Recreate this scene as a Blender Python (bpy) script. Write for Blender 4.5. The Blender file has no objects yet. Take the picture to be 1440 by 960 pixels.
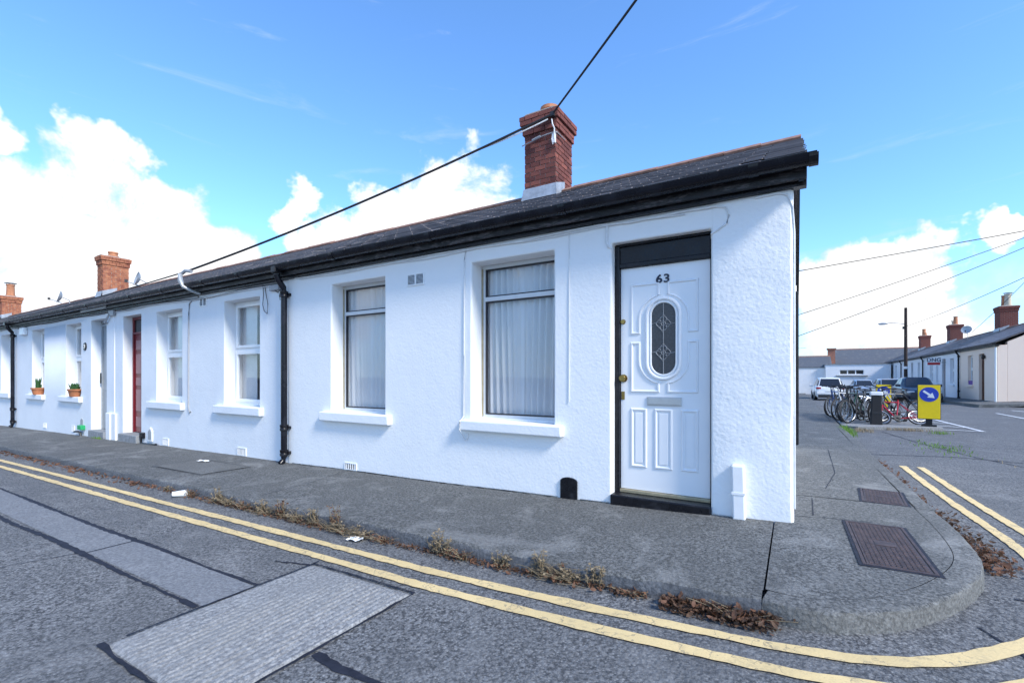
import bpy, bmesh, math, random
from mathutils import Vector, Matrix
R = math.radians
random.seed(7)
sc = bpy.context.scene
COL = sc.collection

# ------------------------------------------------------------------ camera
cam = bpy.data.cameras.new("camera")
cam.sensor_width = 36.0
cam.lens = 657.0 / 1440 * 36
cam.shift_y = 50.0 / 1440
cam.clip_start = 0.05
cam.clip_end = 3000
camo = bpy.data.objects.new("camera", cam)
COL.objects.link(camo)
camo.location = (0.03, -4.34, 1.15)
camo.rotation_euler = (R(90), 0, R(31.2))
sc.camera = camo

# ------------------------------------------------------------------ light and sky
SUN_AZ = R(-17)      # measured from +x towards +y: a little in front of the facade plane
SUN_EL = R(40)
SKY_STRENGTH = 0.13
sun = bpy.data.lights.new("sun", 'SUN')
sun.energy = 2.7
sun.angle = R(11)
sun.color = (1.0, 0.95, 0.86)
suno = bpy.data.objects.new("sun", sun)
COL.objects.link(suno)
sdir = Vector((math.cos(SUN_EL) * math.cos(SUN_AZ), math.cos(SUN_EL) * math.sin(SUN_AZ), math.sin(SUN_EL)))
suno.rotation_euler = sdir.to_track_quat('Z', 'Y').to_euler()
suno.location = (30, -10, 30)

sc.view_settings.view_transform = 'Standard'
sc.view_settings.look = 'None'
sc.view_settings.gamma = 1.0
sc.view_settings.use_curve_mapping = False
sc.view_settings.exposure = 0.85
sc.cycles.max_bounces = 8
sc.cycles.diffuse_bounces = 4

world = bpy.data.worlds.new("World")
sc.world = world
world.use_nodes = True


def make_world():
    nt = world.node_tree
    N, L = nt.nodes, nt.links
    N.clear()
    out = N.new('ShaderNodeOutputWorld')
    bg = N.new('ShaderNodeBackground')
    bg.inputs[1].default_value = SKY_STRENGTH
    L.new(bg.outputs[0], out.inputs[0])
    sky = N.new('ShaderNodeTexSky')
    sky.sky_type = 'NISHITA'
    sky.sun_disc = False
    sky.sun_elevation = SUN_EL
    sky.sun_rotation = R(90) - SUN_AZ
    sky.air_density = 1.0
    sky.dust_density = 0.3
    sky.ozone_density = 3.0
    tint = N.new('ShaderNodeMix')
    tint.data_type = 'RGBA'
    tint.blend_type = 'MULTIPLY'
    tint.inputs[0].default_value = 1.0
    L.new(sky.outputs[0], tint.inputs[6])
    tint.inputs[7].default_value = (0.90, 1.25, 1.56, 1)
    tc = N.new('ShaderNodeTexCoord')

    def math_(op, a, b=None, c=None, clamp=False):
        n = N.new('ShaderNodeMath')
        n.operation = op
        n.use_clamp = clamp
        for i, x in enumerate((a, b, c)):
            if x is None:
                continue
            if isinstance(x, (int, float)):
                n.inputs[i].default_value = x
            else:
                L.new(x, n.inputs[i])
        return n.outputs[0]

    def rng(v, a, b, c=0.0, d=1.0, smooth=True):
        n = N.new('ShaderNodeMapRange')
        n.interpolation_type = 'SMOOTHSTEP' if smooth else 'LINEAR'
        L.new(v, n.inputs[0])
        for i, x in enumerate((a, b, c, d)):
            n.inputs[i + 1].default_value = x
        return n.outputs[0]

    def noise(scale, detail, rough, vec, dist=0.0):
        n = N.new('ShaderNodeTexNoise')
        n.inputs['Scale'].default_value = scale
        n.inputs['Detail'].default_value = detail
        n.inputs['Roughness'].default_value = rough
        n.inputs['Distortion'].default_value = dist
        L.new(vec, n.inputs['Vector'])
        return n.outputs[0]

    d = tc.outputs['Generated']
    sep = N.new('ShaderNodeSeparateXYZ')
    L.new(d, sep.inputs[0])
    dz = sep.outputs[2]
    # heaps of cumulus: azimuth (deg from +y, positive to +x), elevation, radius (deg)
    heaps = [(-72, 21, 3.0), (-73, 17.5, 4.2), (-68.5, 14.5, 5), (-76, 11.5, 6.2), (-64.5, 12, 5), (-70, 9.5, 7), (-81, 19, 2.8), (-62, 9, 4.5), (-82, 8, 6),
             (-41, 20, 5), (-36, 20, 5.6), (-31.5, 18.5, 5.4), (-46.5, 17.5, 4.6), (-52, 14.5, 3.6), (-40, 14.5, 7.5), (-56.5, 17.5, 2.6),
             (3, 8.2, 4), (7, 9.4, 3.6), (10.3, 10, 3), (5, 5.5, 5.5), (15, 12.6, 1.8), (12, 3, 5.5),
             (27, 16, 6), (42, 9, 9), (62, 14, 9), (88, 20, 8), (115, 12, 11), (145, 22, 9), (175, 12, 11), (-155, 20, 9), (-128, 11, 10), (-104, 17, 9)]
    wn = N.new('ShaderNodeTexNoise')
    wn.inputs['Scale'].default_value = 7.0
    wn.inputs['Detail'].default_value = 5.0
    wn.inputs['Roughness'].default_value = 0.6
    L.new(d, wn.inputs['Vector'])
    wv = N.new('ShaderNodeVectorMath')
    wv.operation = 'MULTIPLY_ADD'
    L.new(wn.outputs['Color'], wv.inputs[0])
    wv.inputs[1].default_value = (0.2, 0.2, 0.2)
    wv.inputs[2].default_value = (-0.1, -0.1, -0.1)
    wd = N.new('ShaderNodeVectorMath')
    wd.operation = 'ADD'
    L.new(d, wd.inputs[0])
    L.new(wv.outputs[0], wd.inputs[1])
    wq = N.new('ShaderNodeVectorMath')
    wq.operation = 'NORMALIZE'
    L.new(wd.outputs[0], wq.inputs[0])
    dw = wq.outputs[0]
    acc = None
    for az, el, rad in heaps:
        a, e = R(az), R(el)
        c = (math.sin(a) * math.cos(e), math.cos(a) * math.cos(e), math.sin(e))
        dp = N.new('ShaderNodeVectorMath')
        dp.operation = 'DOT_PRODUCT'
        L.new(dw, dp.inputs[0])
        dp.inputs[1].default_value = c
        m = rng(dp.outputs['Value'], math.cos(R(rad * 1.25)), math.cos(R(rad * 0.25)))
        acc = m if acc is None else math_('MAXIMUM', acc, m)
    n1 = noise(9.0, 8.0, 0.62, d, 0.4)
    n2 = noise(17.0, 6.0, 0.6, d)
    f = math_('ADD', math_('MULTIPLY', acc, 0.8), math_('MULTIPLY', math_('MULTIPLY', math_('SUBTRACT', n1, 0.5), 1.9), rng(acc, 0.0, 0.3, 0.25, 1.0)))
    cum = rng(f, 0.16, 0.74)
    # wisps of cirrus, stretched along the sky's own east-west axis
    mp = N.new('ShaderNodeMapping')
    mp.inputs['Scale'].default_value = (2.0, 2.4, 15.0)
    mp.inputs['Rotation'].default_value = (0.15, 0.1, 0.4)
    L.new(d, mp.inputs[0])
    w = noise(1.6, 8.0, 0.62, mp.outputs[0], 0.6)
    cir = math_('MULTIPLY', rng(w, 0.58, 0.8), 0.32)
    low = rng(dz, 0.24, 0.0, 0.0, 0.62)       # pale air close to the horizon
    dens = math_('MAXIMUM', math_('MAXIMUM', cum, cir), low)
    # cloud colour: bright tops, bluish grey folds and bases
    cr = N.new('ShaderNodeMix')
    cr.data_type = 'RGBA'
    cr.inputs[6].default_value = (3.1, 3.8, 4.5, 1)
    cr.inputs[7].default_value = (5.6, 5.6, 5.6, 1)
    L.new(rng(math_('ADD', math_('MULTIPLY', n2, 0.9), math_('MULTIPLY', f, 0.4)), 0.42, 0.72), cr.inputs[0])
    mx = N.new('ShaderNodeMix')
    mx.data_type = 'RGBA'
    L.new(dens, mx.inputs[0])
    L.new(tint.outputs[2], mx.inputs[6])
    L.new(cr.outputs[2], mx.inputs[7])
    L.new(mx.outputs[2], bg.inputs[0])


make_world()

# ------------------------------------------------------------------ materials
MATS = {}


class NT:
    def __init__(s, name, rough=0.6, metal=0.0, spec=0.4):
        s.m = bpy.data.materials.new(name)
        s.m.use_nodes = True
        s.N, s.L = s.m.node_tree.nodes, s.m.node_tree.links
        s.b = s.N['Principled BSDF']
        s.b.inputs['Roughness'].default_value = rough
        s.b.inputs['Metallic'].default_value = metal
        s.b.inputs['Specular IOR Level'].default_value = spec
        s.tc = s.N.new('ShaderNodeTexCoord')
        s.vec = s.tc.outputs['Object']
        MATS[name] = s.m

    def geo(s):
        g = s.N.new('ShaderNodeNewGeometry')
        s.vec = g.outputs['Position']
        return s

    def mapped(s, scale=(1, 1, 1), rot=(0, 0, 0)):
        n = s.N.new('ShaderNodeMapping')
        n.inputs['Scale'].default_value = scale
        n.inputs['Rotation'].default_value = rot
        s.L.new(s.vec, n.inputs[0])
        return n.outputs[0]

    def noise(s, scale, detail=4, rough=0.55, vec=None, dist=0.0):
        n = s.N.new('ShaderNodeTexNoise')
        n.inputs['Scale'].default_value = scale
        n.inputs['Detail'].default_value = detail
        n.inputs['Roughness'].default_value = rough
        n.inputs['Distortion'].default_value = dist
        s.L.new(vec or s.vec, n.inputs['Vector'])
        return n.outputs[0]

    def vor(s, scale, feature='F1', out=0, vec=None):
        n = s.N.new('ShaderNodeTexVoronoi')
        n.feature = feature
        n.inputs['Scale'].default_value = scale
        s.L.new(vec or s.vec, n.inputs['Vector'])
        return n.outputs[out]

    def ramp(s, v, *stops):
        n = s.N.new('ShaderNodeValToRGB')
        e = n.color_ramp.elements
        while len(e) < len(stops):
            e.new(0.5)
        for el, (p, c) in zip(e, stops):
            el.position = p
            el.color = (c, c, c, 1) if isinstance(c, (int, float)) else (*c, 1)
        s.L.new(v, n.inputs[0])
        return n.outputs[0]

    def mix(s, fac, a, b, mode='MIX'):
        n = s.N.new('ShaderNodeMix')
        n.data_type = 'RGBA'
        n.blend_type = mode
        for i, x in ((0, fac), (6, a), (7, b)):
            if isinstance(x, (int, float)):
                n.inputs[i].default_value = x
            elif isinstance(x, tuple):
                n.inputs[i].default_value = (*x, 1)
            else:
                s.L.new(x, n.inputs[i])
        return n.outputs[2]

    def math(s, op, a, b=0.0):
        n = s.N.new('ShaderNodeMath')
        n.operation = op
        for i, x in enumerate((a, b)):
            if isinstance(x, (int, float)):
                n.inputs[i].default_value = x
            else:
                s.L.new(x, n.inputs[i])
        return n.outputs[0]

    def color(s, c):
        if isinstance(c, tuple):
            s.b.inputs['Base Color'].default_value = (*c, 1)
        else:
            s.L.new(c, s.b.inputs['Base Color'])
        return s

    def rough(s, v):
        s.L.new(v, s.b.inputs['Roughness'])
        return s

    def bump(s, h, strength=0.5, dist=0.01):
        n = s.N.new('ShaderNodeBump')
        n.inputs['Strength'].default_value = strength
        n.inputs['Distance'].default_value = dist
        s.L.new(h, n.inputs['Height'])
        s.L.new(n.outputs[0], s.b.inputs['Normal'])
        return s

    def rand(s):
        n = s.N.new('ShaderNodeObjectInfo')
        return n.outputs['Random']


def plain(name, c, rough=0.5, metal=0.0, spec=0.4, var=0.12, scale=14.0, bump=0.0):
    t = NT(name, rough, metal, spec)
    n = t.noise(scale, 5, 0.6)
    t.color(t.mix(t.ramp(n, (0.3, 0), (0.75, 1)), tuple(x * (1 - var) for x in c), tuple(min(1, x * (1 + var)) for x in c)))
    if bump:
        t.bump(t.noise(scale * 5, 3), bump, 0.004)
    return t.m


def render_wall(name, base, dirt, stip):
    t = NT(name, 0.75, 0, 0.3).geo()
    big = t.noise(0.9, 5, 0.6)
    streak = t.noise(1.0, 5, 0.6, t.mapped((5, 5, 0.7)))
    c = t.mix(t.ramp(big, (0.42, 0), (0.72, 0.5)), base, dirt)
    c = t.mix(t.ramp(streak, (0.56, 0), (0.85, 0.35)), c, dirt)
    t.color(c)
    # grime splashed up from the pavement: a stain of its own, in the paint
    a = t.noise(38, 5, 0.55)
    b = t.noise(120, 3, 0.6)
    v = t.vor(34, 'SMOOTH_F1')
    h = t.math('ADD', t.math('ADD', t.math('MULTIPLY', a, 0.9), t.math('MULTIPLY', b, 0.25)), t.math('MULTIPLY', v, -0.5))
    h = t.math('ADD', h, t.math('MULTIPLY', t.noise(3.5, 3), 2.2))
    t.bump(h, stip, 0.012)
    return t.m


render_wall('white_render', (0.82, 0.83, 0.84), (0.76, 0.775, 0.79), 0.22)
render_wall('stipple_render', (0.82, 0.83, 0.84), (0.77, 0.785, 0.80), 0.32)
render_wall('old_white_render', (0.76, 0.78, 0.81), (0.65, 0.675, 0.71), 0.28)
render_wall('cream_render', (0.88, 0.70, 0.57), (0.83, 0.65, 0.52), 0.15)
render_wall('patchy_render', (0.8, 0.8, 0.8), (0.6, 0.6, 0.58), 0.4)


def slate(name, lo, hi):
    t = NT(name, 0.55, 0, 0.45)
    r = t.rand()
    n = t.noise(9, 5, 0.65)
    c = t.mix(t.math('MULTIPLY', t.math('ADD', r, n), 0.55), lo, hi)
    g = t.noise(3.0, 6, 0.7)
    c = t.mix(t.ramp(g, (0.55, 0), (0.7, 0.8)), c, (0.3, 0.28, 0.24))
    t.color(c)
    t.bump(t.noise(40, 4), 0.4, 0.004)
    return t.m


slate('slate', (0.03, 0.03, 0.037), (0.26, 0.235, 0.245))
slate('far_slate', (0.07, 0.075, 0.085), (0.15, 0.155, 0.165))

t = NT('brick', 0.85, 0, 0.2)
r = t.rand()
n = t.noise(22, 5, 0.65)
c = t.mix(r, (0.11, 0.04, 0.036), (0.27, 0.092, 0.07))
c = t.mix(t.ramp(n, (0.5, 0), (0.72, 0.85)), c, (0.10, 0.05, 0.05))
t.color(c)
t.bump(t.noise(70, 4), 0.6, 0.004)

t = NT('orange_brick', 0.85, 0, 0.2)
n = t.noise(7, 5, 0.7)
c = t.mix(t.ramp(n, (0.35, 0), (0.65, 1)), (0.22, 0.075, 0.05), (0.46, 0.19, 0.10))
t.color(c)
t = NT('far_brick', 0.85, 0, 0.2)
br = t.N.new('ShaderNodeTexBrick')
br.inputs['Scale'].default_value = 1.0
br.inputs['Color1'].default_value = (0.36, 0.13, 0.08, 1)
br.inputs['Color2'].default_value = (0.26, 0.09, 0.06, 1)
br.inputs['Mortar'].default_value = (0.3, 0.24, 0.2, 1)
br.inputs['Mortar Size'].default_value = 0.008
br.inputs['Brick Width'].default_value = 0.225
br.inputs['Row Height'].default_value = 0.075
t.L.new(t.mapped((1, 1, 1), (R(90), 0, 0)), br.inputs[0])
t.color(t.mix(t.ramp(t.noise(6, 4), (0.45, 0), (0.8, 0.6)), br.outputs[0], (0.11, 0.07, 0.06)))

plain('mortar', (0.4, 0.36, 0.32), 0.9, 0, 0.2, 0.25, 30, 0.5)
plain('terracotta', (0.46, 0.2, 0.105), 0.8, 0, 0.3, 0.3, 9, 0.4)
plain('ridge_clay', (0.27, 0.15, 0.11), 0.8, 0, 0.3, 0.4, 7, 0.4)
plain('lead', (0.36, 0.39, 0.43), 0.5, 0.3, 0.4, 0.25, 8, 0.3)
plain('buff_clay', (0.55, 0.47, 0.36), 0.8, 0, 0.3, 0.3, 9)

t = NT('black_paint', 0.3, 0, 0.28)
n = t.noise(7, 6, 0.7)
t.color(t.mix(t.ramp(n, (0.55, 0), (0.72, 1)), (0.008, 0.008, 0.011), (0.028, 0.027, 0.032)))
t.rough(t.ramp(n, (0.4, 0.22), (0.75, 0.55)))
t.bump(t.noise(26, 4), 0.35, 0.006)
t = NT('black_gloss', 0.25, 0, 0.28)
n = t.noise(5, 5, 0.6)
t.color(t.mix(t.ramp(n, (0.5, 0), (0.75, 1)), (0.006, 0.0065, 0.011), (0.016, 0.017, 0.025)))
t.rough(t.ramp(n, (0.4, 0.2), (0.75, 0.42)))
t.bump(t.noise(8, 3), 0.12, 0.006)
t = NT('worn_black_paint', 0.5, 0, 0.4)
n = t.noise(5, 8, 0.75, t.mapped((1, 1, 4)))
t.color(t.mix(t.ramp(n, (0.5, 0), (0.62, 1)), (0.009, 0.009, 0.012), (0.09, 0.08, 0.085)))
t.bump(n, 0.5, 0.01)

plain('white_plastic', (0.8, 0.81, 0.82), 0.35, 0, 0.5, 0.03)
t = NT('door_white', 0.32, 0, 0.5)
t.color(t.mix(t.ramp(t.noise(3, 5), (0.4, 0), (0.8, 1)), (0.8, 0.81, 0.83), (0.74, 0.76, 0.79)))
t.bump(t.noise(60, 3, 0.6, t.mapped((6, 1, 1))), 0.05, 0.003)
plain('grey_frame', (0.62, 0.64, 0.66), 0.4, 0, 0.5, 0.06)
plain('gold_trim', (0.42, 0.36, 0.24), 0.4, 0.5, 0.5, 0.2)
plain('gasket', (0.03, 0.03, 0.035), 0.6)
plain('red_paint', (0.16, 0.012, 0.02), 0.35, 0, 0.5, 0.15)
plain('pale_red_paint', (0.3, 0.13, 0.14), 0.4, 0, 0.5, 0.1)
plain('grey_door_paint', (0.3, 0.33, 0.36), 0.4, 0, 0.5, 0.1)
plain('brown_paint', (0.12, 0.045, 0.02), 0.45, 0, 0.5, 0.2)
plain('brass', (0.32, 0.22, 0.07), 0.3, 0.9, 0.5, 0.2)
plain('silver', (0.55, 0.56, 0.58), 0.35, 0.8, 0.5, 0.06)
plain('dark_glass', (0.02, 0.022, 0.028), 0.12, 0, 0.6, 0.2)
plain('leaded_glass', (0.045, 0.048, 0.055), 0.3, 0, 0.5, 0.3, 60, 0.3)
plain('lead_came', (0.28, 0.3, 0.33), 0.5, 0.2)
plain('cable_black', (0.015, 0.015, 0.018), 0.6)
plain('cable_white', (0.72, 0.73, 0.74), 0.5)
plain('cable_grey', (0.35, 0.36, 0.38), 0.5)
plain('step_stone', (0.26, 0.27, 0.28), 0.85, 0, 0.3, 0.25, 12, 0.4)
plain('green_plastic', (0.02, 0.35, 0.12), 0.4)
plain('pot_clay', (0.42, 0.16, 0.075), 0.8, 0, 0.3, 0.2)
plain('soil', (0.04, 0.03, 0.02), 0.95)
plain('paper_white', (0.78, 0.78, 0.76), 0.7, 0, 0.3, 0.08)
plain('pole_wood', (0.045, 0.032, 0.028), 0.8, 0, 0.3, 0.3, 6)
plain('lamp_metal', (0.4, 0.42, 0.44), 0.5, 0.4)
plain('sign_yellow', (0.97, 0.66, 0.002), 0.45, 0, 0.5, 0.05)
plain('sign_blue', (0.012, 0.05, 0.42), 0.4, 0, 0.5, 0.05)
plain('sign_white', (0.8, 0.8, 0.8), 0.45, 0, 0.5, 0.04)
plain('sign_red', (0.5, 0.03, 0.03), 0.45)
plain('sign_ink', (0.02, 0.025, 0.05), 0.5)
plain('rubber', (0.018, 0.018, 0.02), 0.7)
plain('rim_metal', (0.45, 0.46, 0.48), 0.35, 0.8)
plain('bike_black', (0.014, 0.014, 0.017), 0.35, 0, 0.5)
plain('bike_red', (0.36, 0.015, 0.03), 0.3, 0, 0.5)
plain('bike_white', (0.65, 0.66, 0.66), 0.3, 0, 0.5)
plain('bike_green', (0.03, 0.12, 0.07), 0.3, 0, 0.5)
plain('bike_blue', (0.03, 0.07, 0.2), 0.3, 0, 0.5)
plain('bike_grey', (0.16, 0.17, 0.19), 0.35, 0, 0.5)
plain('tail_red', (0.3, 0.01, 0.015), 0.25, 0, 0.5)
plain('head_glass', (0.55, 0.58, 0.62), 0.15, 0, 0.6)
plain('plate_white', (0.75, 0.75, 0.72), 0.5)
plain('trim_dark', (0.025, 0.025, 0.028), 0.5)
plain('purple_cloth', (0.18, 0.08, 0.3), 0.8)


def carpaint(name, c, metal):
    t = NT(name, 0.28, metal, 0.5)
    t.color(t.mix(t.ramp(t.noise(4, 4), (0.4, 0), (0.8, 0.3)), c, tuple(x * 0.8 for x in c)))
    t.b.inputs['Coat Weight'].default_value = 0.5
    t.b.inputs['Coat Roughness'].default_value = 0.08


carpaint('car_white', (0.78, 0.79, 0.8), 0)
carpaint('car_pale_blue', (0.42, 0.5, 0.6), 0.3)
carpaint('car_silver', (0.5, 0.52, 0.55), 0.4)
carpaint('car_navy', (0.012, 0.018, 0.04), 0.2)

# curtain: thin white net
t = NT('net_curtain', 0.9, 0, 0.1)
t.color((0.82, 0.84, 0.86))
tr = t.N.new('ShaderNodeBsdfTranslucent')
tr.inputs[0].default_value = (0.8, 0.82, 0.85, 1)
mxs = t.N.new('ShaderNodeMixShader')
mxs.inputs[0].default_value = 0.3
t.L.new(t.b.outputs[0], mxs.inputs[1])
t.L.new(tr.outputs[0], mxs.inputs[2])
t.L.new(mxs.outputs[0], t.N['Material Output'].inputs[0])
plain('blind', (0.6, 0.62, 0.64), 0.9, 0, 0.1, 0.04)
plain('room_dark', (0.12, 0.12, 0.13), 0.9, 0, 0.1, 0.3, 2)

# window glass: clear sheet with a real fresnel reflection
m = bpy.data.materials.new('window_glass')
m.use_nodes = True
N, L = m.node_tree.nodes, m.node_tree.links
N.remove(N['Principled BSDF'])
fr = N.new('ShaderNodeFresnel')
gm = N.new('ShaderNodeNewGeometry')
im = N.new('ShaderNodeMapRange')       # the same 1.45 glass whichever face the ray meets
im.inputs[3].default_value = 1.45
im.inputs[4].default_value = 1 / 1.45
L.new(gm.outputs['Backfacing'], im.inputs[0])
L.new(im.outputs[0], fr.inputs[0])
tb = N.new('ShaderNodeBsdfTransparent')
tb.inputs[0].default_value = (1.0, 1.0, 1.0, 1)
gb = N.new('ShaderNodeBsdfGlossy')
gb.inputs['Roughness'].default_value = 0.015
nz = N.new('ShaderNodeTexNoise')
nz.inputs['Scale'].default_value = 2.2
bp = N.new('ShaderNodeBump')
bp.inputs['Strength'].default_value = 0.05
bp.inputs['Distance'].default_value = 0.02
L.new(nz.outputs[0], bp.inputs['Height'])
L.new(bp.outputs[0], gb.inputs['Normal'])
ms = N.new('ShaderNodeMixShader')
L.new(fr.outputs[0], ms.inputs[0])
L.new(tb.outputs[0], ms.inputs[1])
L.new(gb.outputs[0], ms.inputs[2])
L.new(ms.outputs[0], N['Material Output'].inputs[0])
MATS['window_glass'] = m


def concrete(name, lo, hi, speck, stain, bumpd, spk=0.5, worn=0.2):
    t = NT(name, 0.82, 0, 0.35).geo()
    a = t.noise(44, 5, 0.8)
    b = t.noise(210, 2, 0.6)
    v = t.vor(48)
    v2 = t.vor(36, 'F1', 0, t.mapped((1, 1, 1), (0.3, 0.2, 0.7)))
    big = t.noise(0.7, 6, 0.62)
    mid = t.noise(4.0, 6, 0.65, None, 0.5)
    fleck = t.noise(24, 4, 0.7)
    c = t.mix(t.ramp(a, (0.42, 0), (0.59, 1)), lo, hi)
    c = t.mix(t.ramp(v, (0.10, spk), (0.34, 0)), c, speck)
    c = t.mix(t.ramp(v2, (0.08, 0.85 * spk + .2), (0.24, 0)), c, tuple(x * 0.5 for x in lo))
    c = t.mix(t.ramp(fleck, (0.54, 0), (0.7, 0.6)), c, lo)
    c = t.mix(t.ramp(mid, (0.42, 0.0), (0.75, 0.5)), c, stain)
    c = t.mix(t.ramp(big, (0.35, 0.5), (0.68, 0.0)), c, stain)
    pale = t.noise(1.7, 7, 0.7, None, 0.8)
    c = t.mix(t.ramp(pale, (0.52, 0.0), (0.68, worn)), c, tuple(0.5 * x + 0.5 * y for x, y in zip(hi, speck)))
    t.color(c)
    h = t.math('ADD', t.math('ADD', a, t.math('MULTIPLY', b, 0.5)), t.math('MULTIPLY', v, 0.8))
    t.bump(h, 0.8, bumpd)
    return t


concrete('road_concrete', (0.03, 0.031, 0.034), (0.27, 0.268, 0.265), (0.52, 0.51, 0.49), (0.095, 0.097, 0.1), 0.009, 0.6)
concrete('slab_concrete', (0.14, 0.14, 0.145), (0.37, 0.37, 0.365), (0.46, 0.45, 0.44), (0.22, 0.22, 0.215), 0.006, 0.4)
concrete('strip_concrete', (0.12, 0.123, 0.13), (0.27, 0.275, 0.28), (0.36, 0.36, 0.36), (0.15, 0.155, 0.165), 0.004, 0.25)
concrete('pavement_concrete', (0.035, 0.036, 0.036), (0.22, 0.22, 0.212), (0.38, 0.375, 0.36), (0.08, 0.081, 0.078), 0.006, 0.45, 0.5)
concrete('kerb_concrete', (0.10, 0.10, 0.098), (0.23, 0.23, 0.222), (0.32, 0.32, 0.31), (0.09, 0.09, 0.085), 0.006, 0.3)
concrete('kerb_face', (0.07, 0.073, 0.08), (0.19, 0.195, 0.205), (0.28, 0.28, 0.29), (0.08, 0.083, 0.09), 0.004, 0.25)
concrete('ground_asphalt', (0.07, 0.072, 0.08), (0.14, 0.145, 0.155), (0.2, 0.2, 0.21), (0.08, 0.08, 0.09), 0.004, 0.3)
t = NT('bitumen', 0.7, 0, 0.3).geo()
t.color(t.mix(t.ramp(t.noise(20, 5), (0.35, 0), (0.75, 1)), (0.010, 0.011, 0.018), (0.026, 0.028, 0.042)))
t.bump(t.noise(60, 4), 0.4, 0.005)


def roadpaint(name, c, under):
    t = NT(name, 0.7, 0, 0.35).geo()
    wq = t.N.new('ShaderNodeVectorMath')
    wq.operation = 'MULTIPLY_ADD'
    wn = t.N.new('ShaderNodeTexNoise')
    wn.inputs['Scale'].default_value = 9.0
    wn.inputs['Detail'].default_value = 6.0
    t.L.new(t.vec, wn.inputs['Vector'])
    t.L.new(wn.outputs['Color'], wq.inputs[0])
    wq.inputs[1].default_value = (0.35, 0.35, 0.35)
    t.L.new(t.vec, wq.inputs[2])
    crack = t.vor(3.6, 'DISTANCE_TO_EDGE', 0, wq.outputs[0])
    wob = t.noise(30, 5, 0.7)
    ck = t.ramp(t.math('ADD', crack, t.math('MULTIPLY', wob, 0.05)), (0.03, 0.6), (0.042, 0.0))
    wear = t.ramp(t.noise(11, 8, 0.78), (0.53, 0.0), (0.66, 0.85))
    grain = t.ramp(t.noise(150, 3, 0.7), (0.5, 0.0), (0.72, 0.5))
    col = t.mix(t.ramp(t.noise(2.5, 5), (0.3, 0), (0.8, 1)), c, tuple(x * 0.78 for x in c))
    col = t.mix(grain, col, tuple(x * 0.6 for x in c))
    col = t.mix(ck, col, under)
    col = t.mix(wear, col, tuple(0.45 * x + 0.5 * y for x, y in zip(c, under)))
    t.color(col)
    t.bump(t.math('ADD', t.noise(90, 4, 0.7), t.math('MULTIPLY', crack, 2.0)), 0.5, 0.005)


roadpaint('yellow_paint', (0.76, 0.57, 0.28), (0.13, 0.12, 0.11))
roadpaint('white_road_paint', (0.68, 0.69, 0.7), (0.2, 0.2, 0.21))

t = NT('rusty_iron', 0.6, 0.5, 0.4)
t.color(t.mix(t.ramp(t.noise(14, 6, 0.7), (0.35, 0), (0.7, 1)), (0.055, 0.043, 0.045), (0.13, 0.088, 0.08)))
t.bump(t.noise(60, 4), 0.4, 0.004)


def leafmat(name, lo, hi, trans=0.25):
    t = NT(name, 0.65, 0, 0.3)
    g = t.N.new('ShaderNodeNewGeometry')
    t.color(t.mix(t.noise(25, 3), lo, hi))
    tr = t.N.new('ShaderNodeBsdfTranslucent')
    tr.inputs[0].default_value = (*hi, 1)
    mx = t.N.new('ShaderNodeMixShader')
    mx.inputs[0].default_value = trans
    t.L.new(t.b.outputs[0], mx.inputs[1])
    t.L.new(tr.outputs[0], mx.inputs[2])
    t.L.new(mx.outputs[0], t.N['Material Output'].inputs[0])


leafmat('grass_green', (0.06, 0.16, 0.02), (0.2, 0.34, 0.06))
leafmat('dry_straw', (0.17, 0.13, 0.085), (0.38, 0.3, 0.19))
leafmat('dry_leaf', (0.09, 0.045, 0.028), (0.24, 0.12, 0.07))
leafmat('dead_leaf', (0.05, 0.03, 0.022), (0.15, 0.085, 0.05))
leafmat('succulent', (0.03, 0.1, 0.04), (0.1, 0.22, 0.08))


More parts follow.
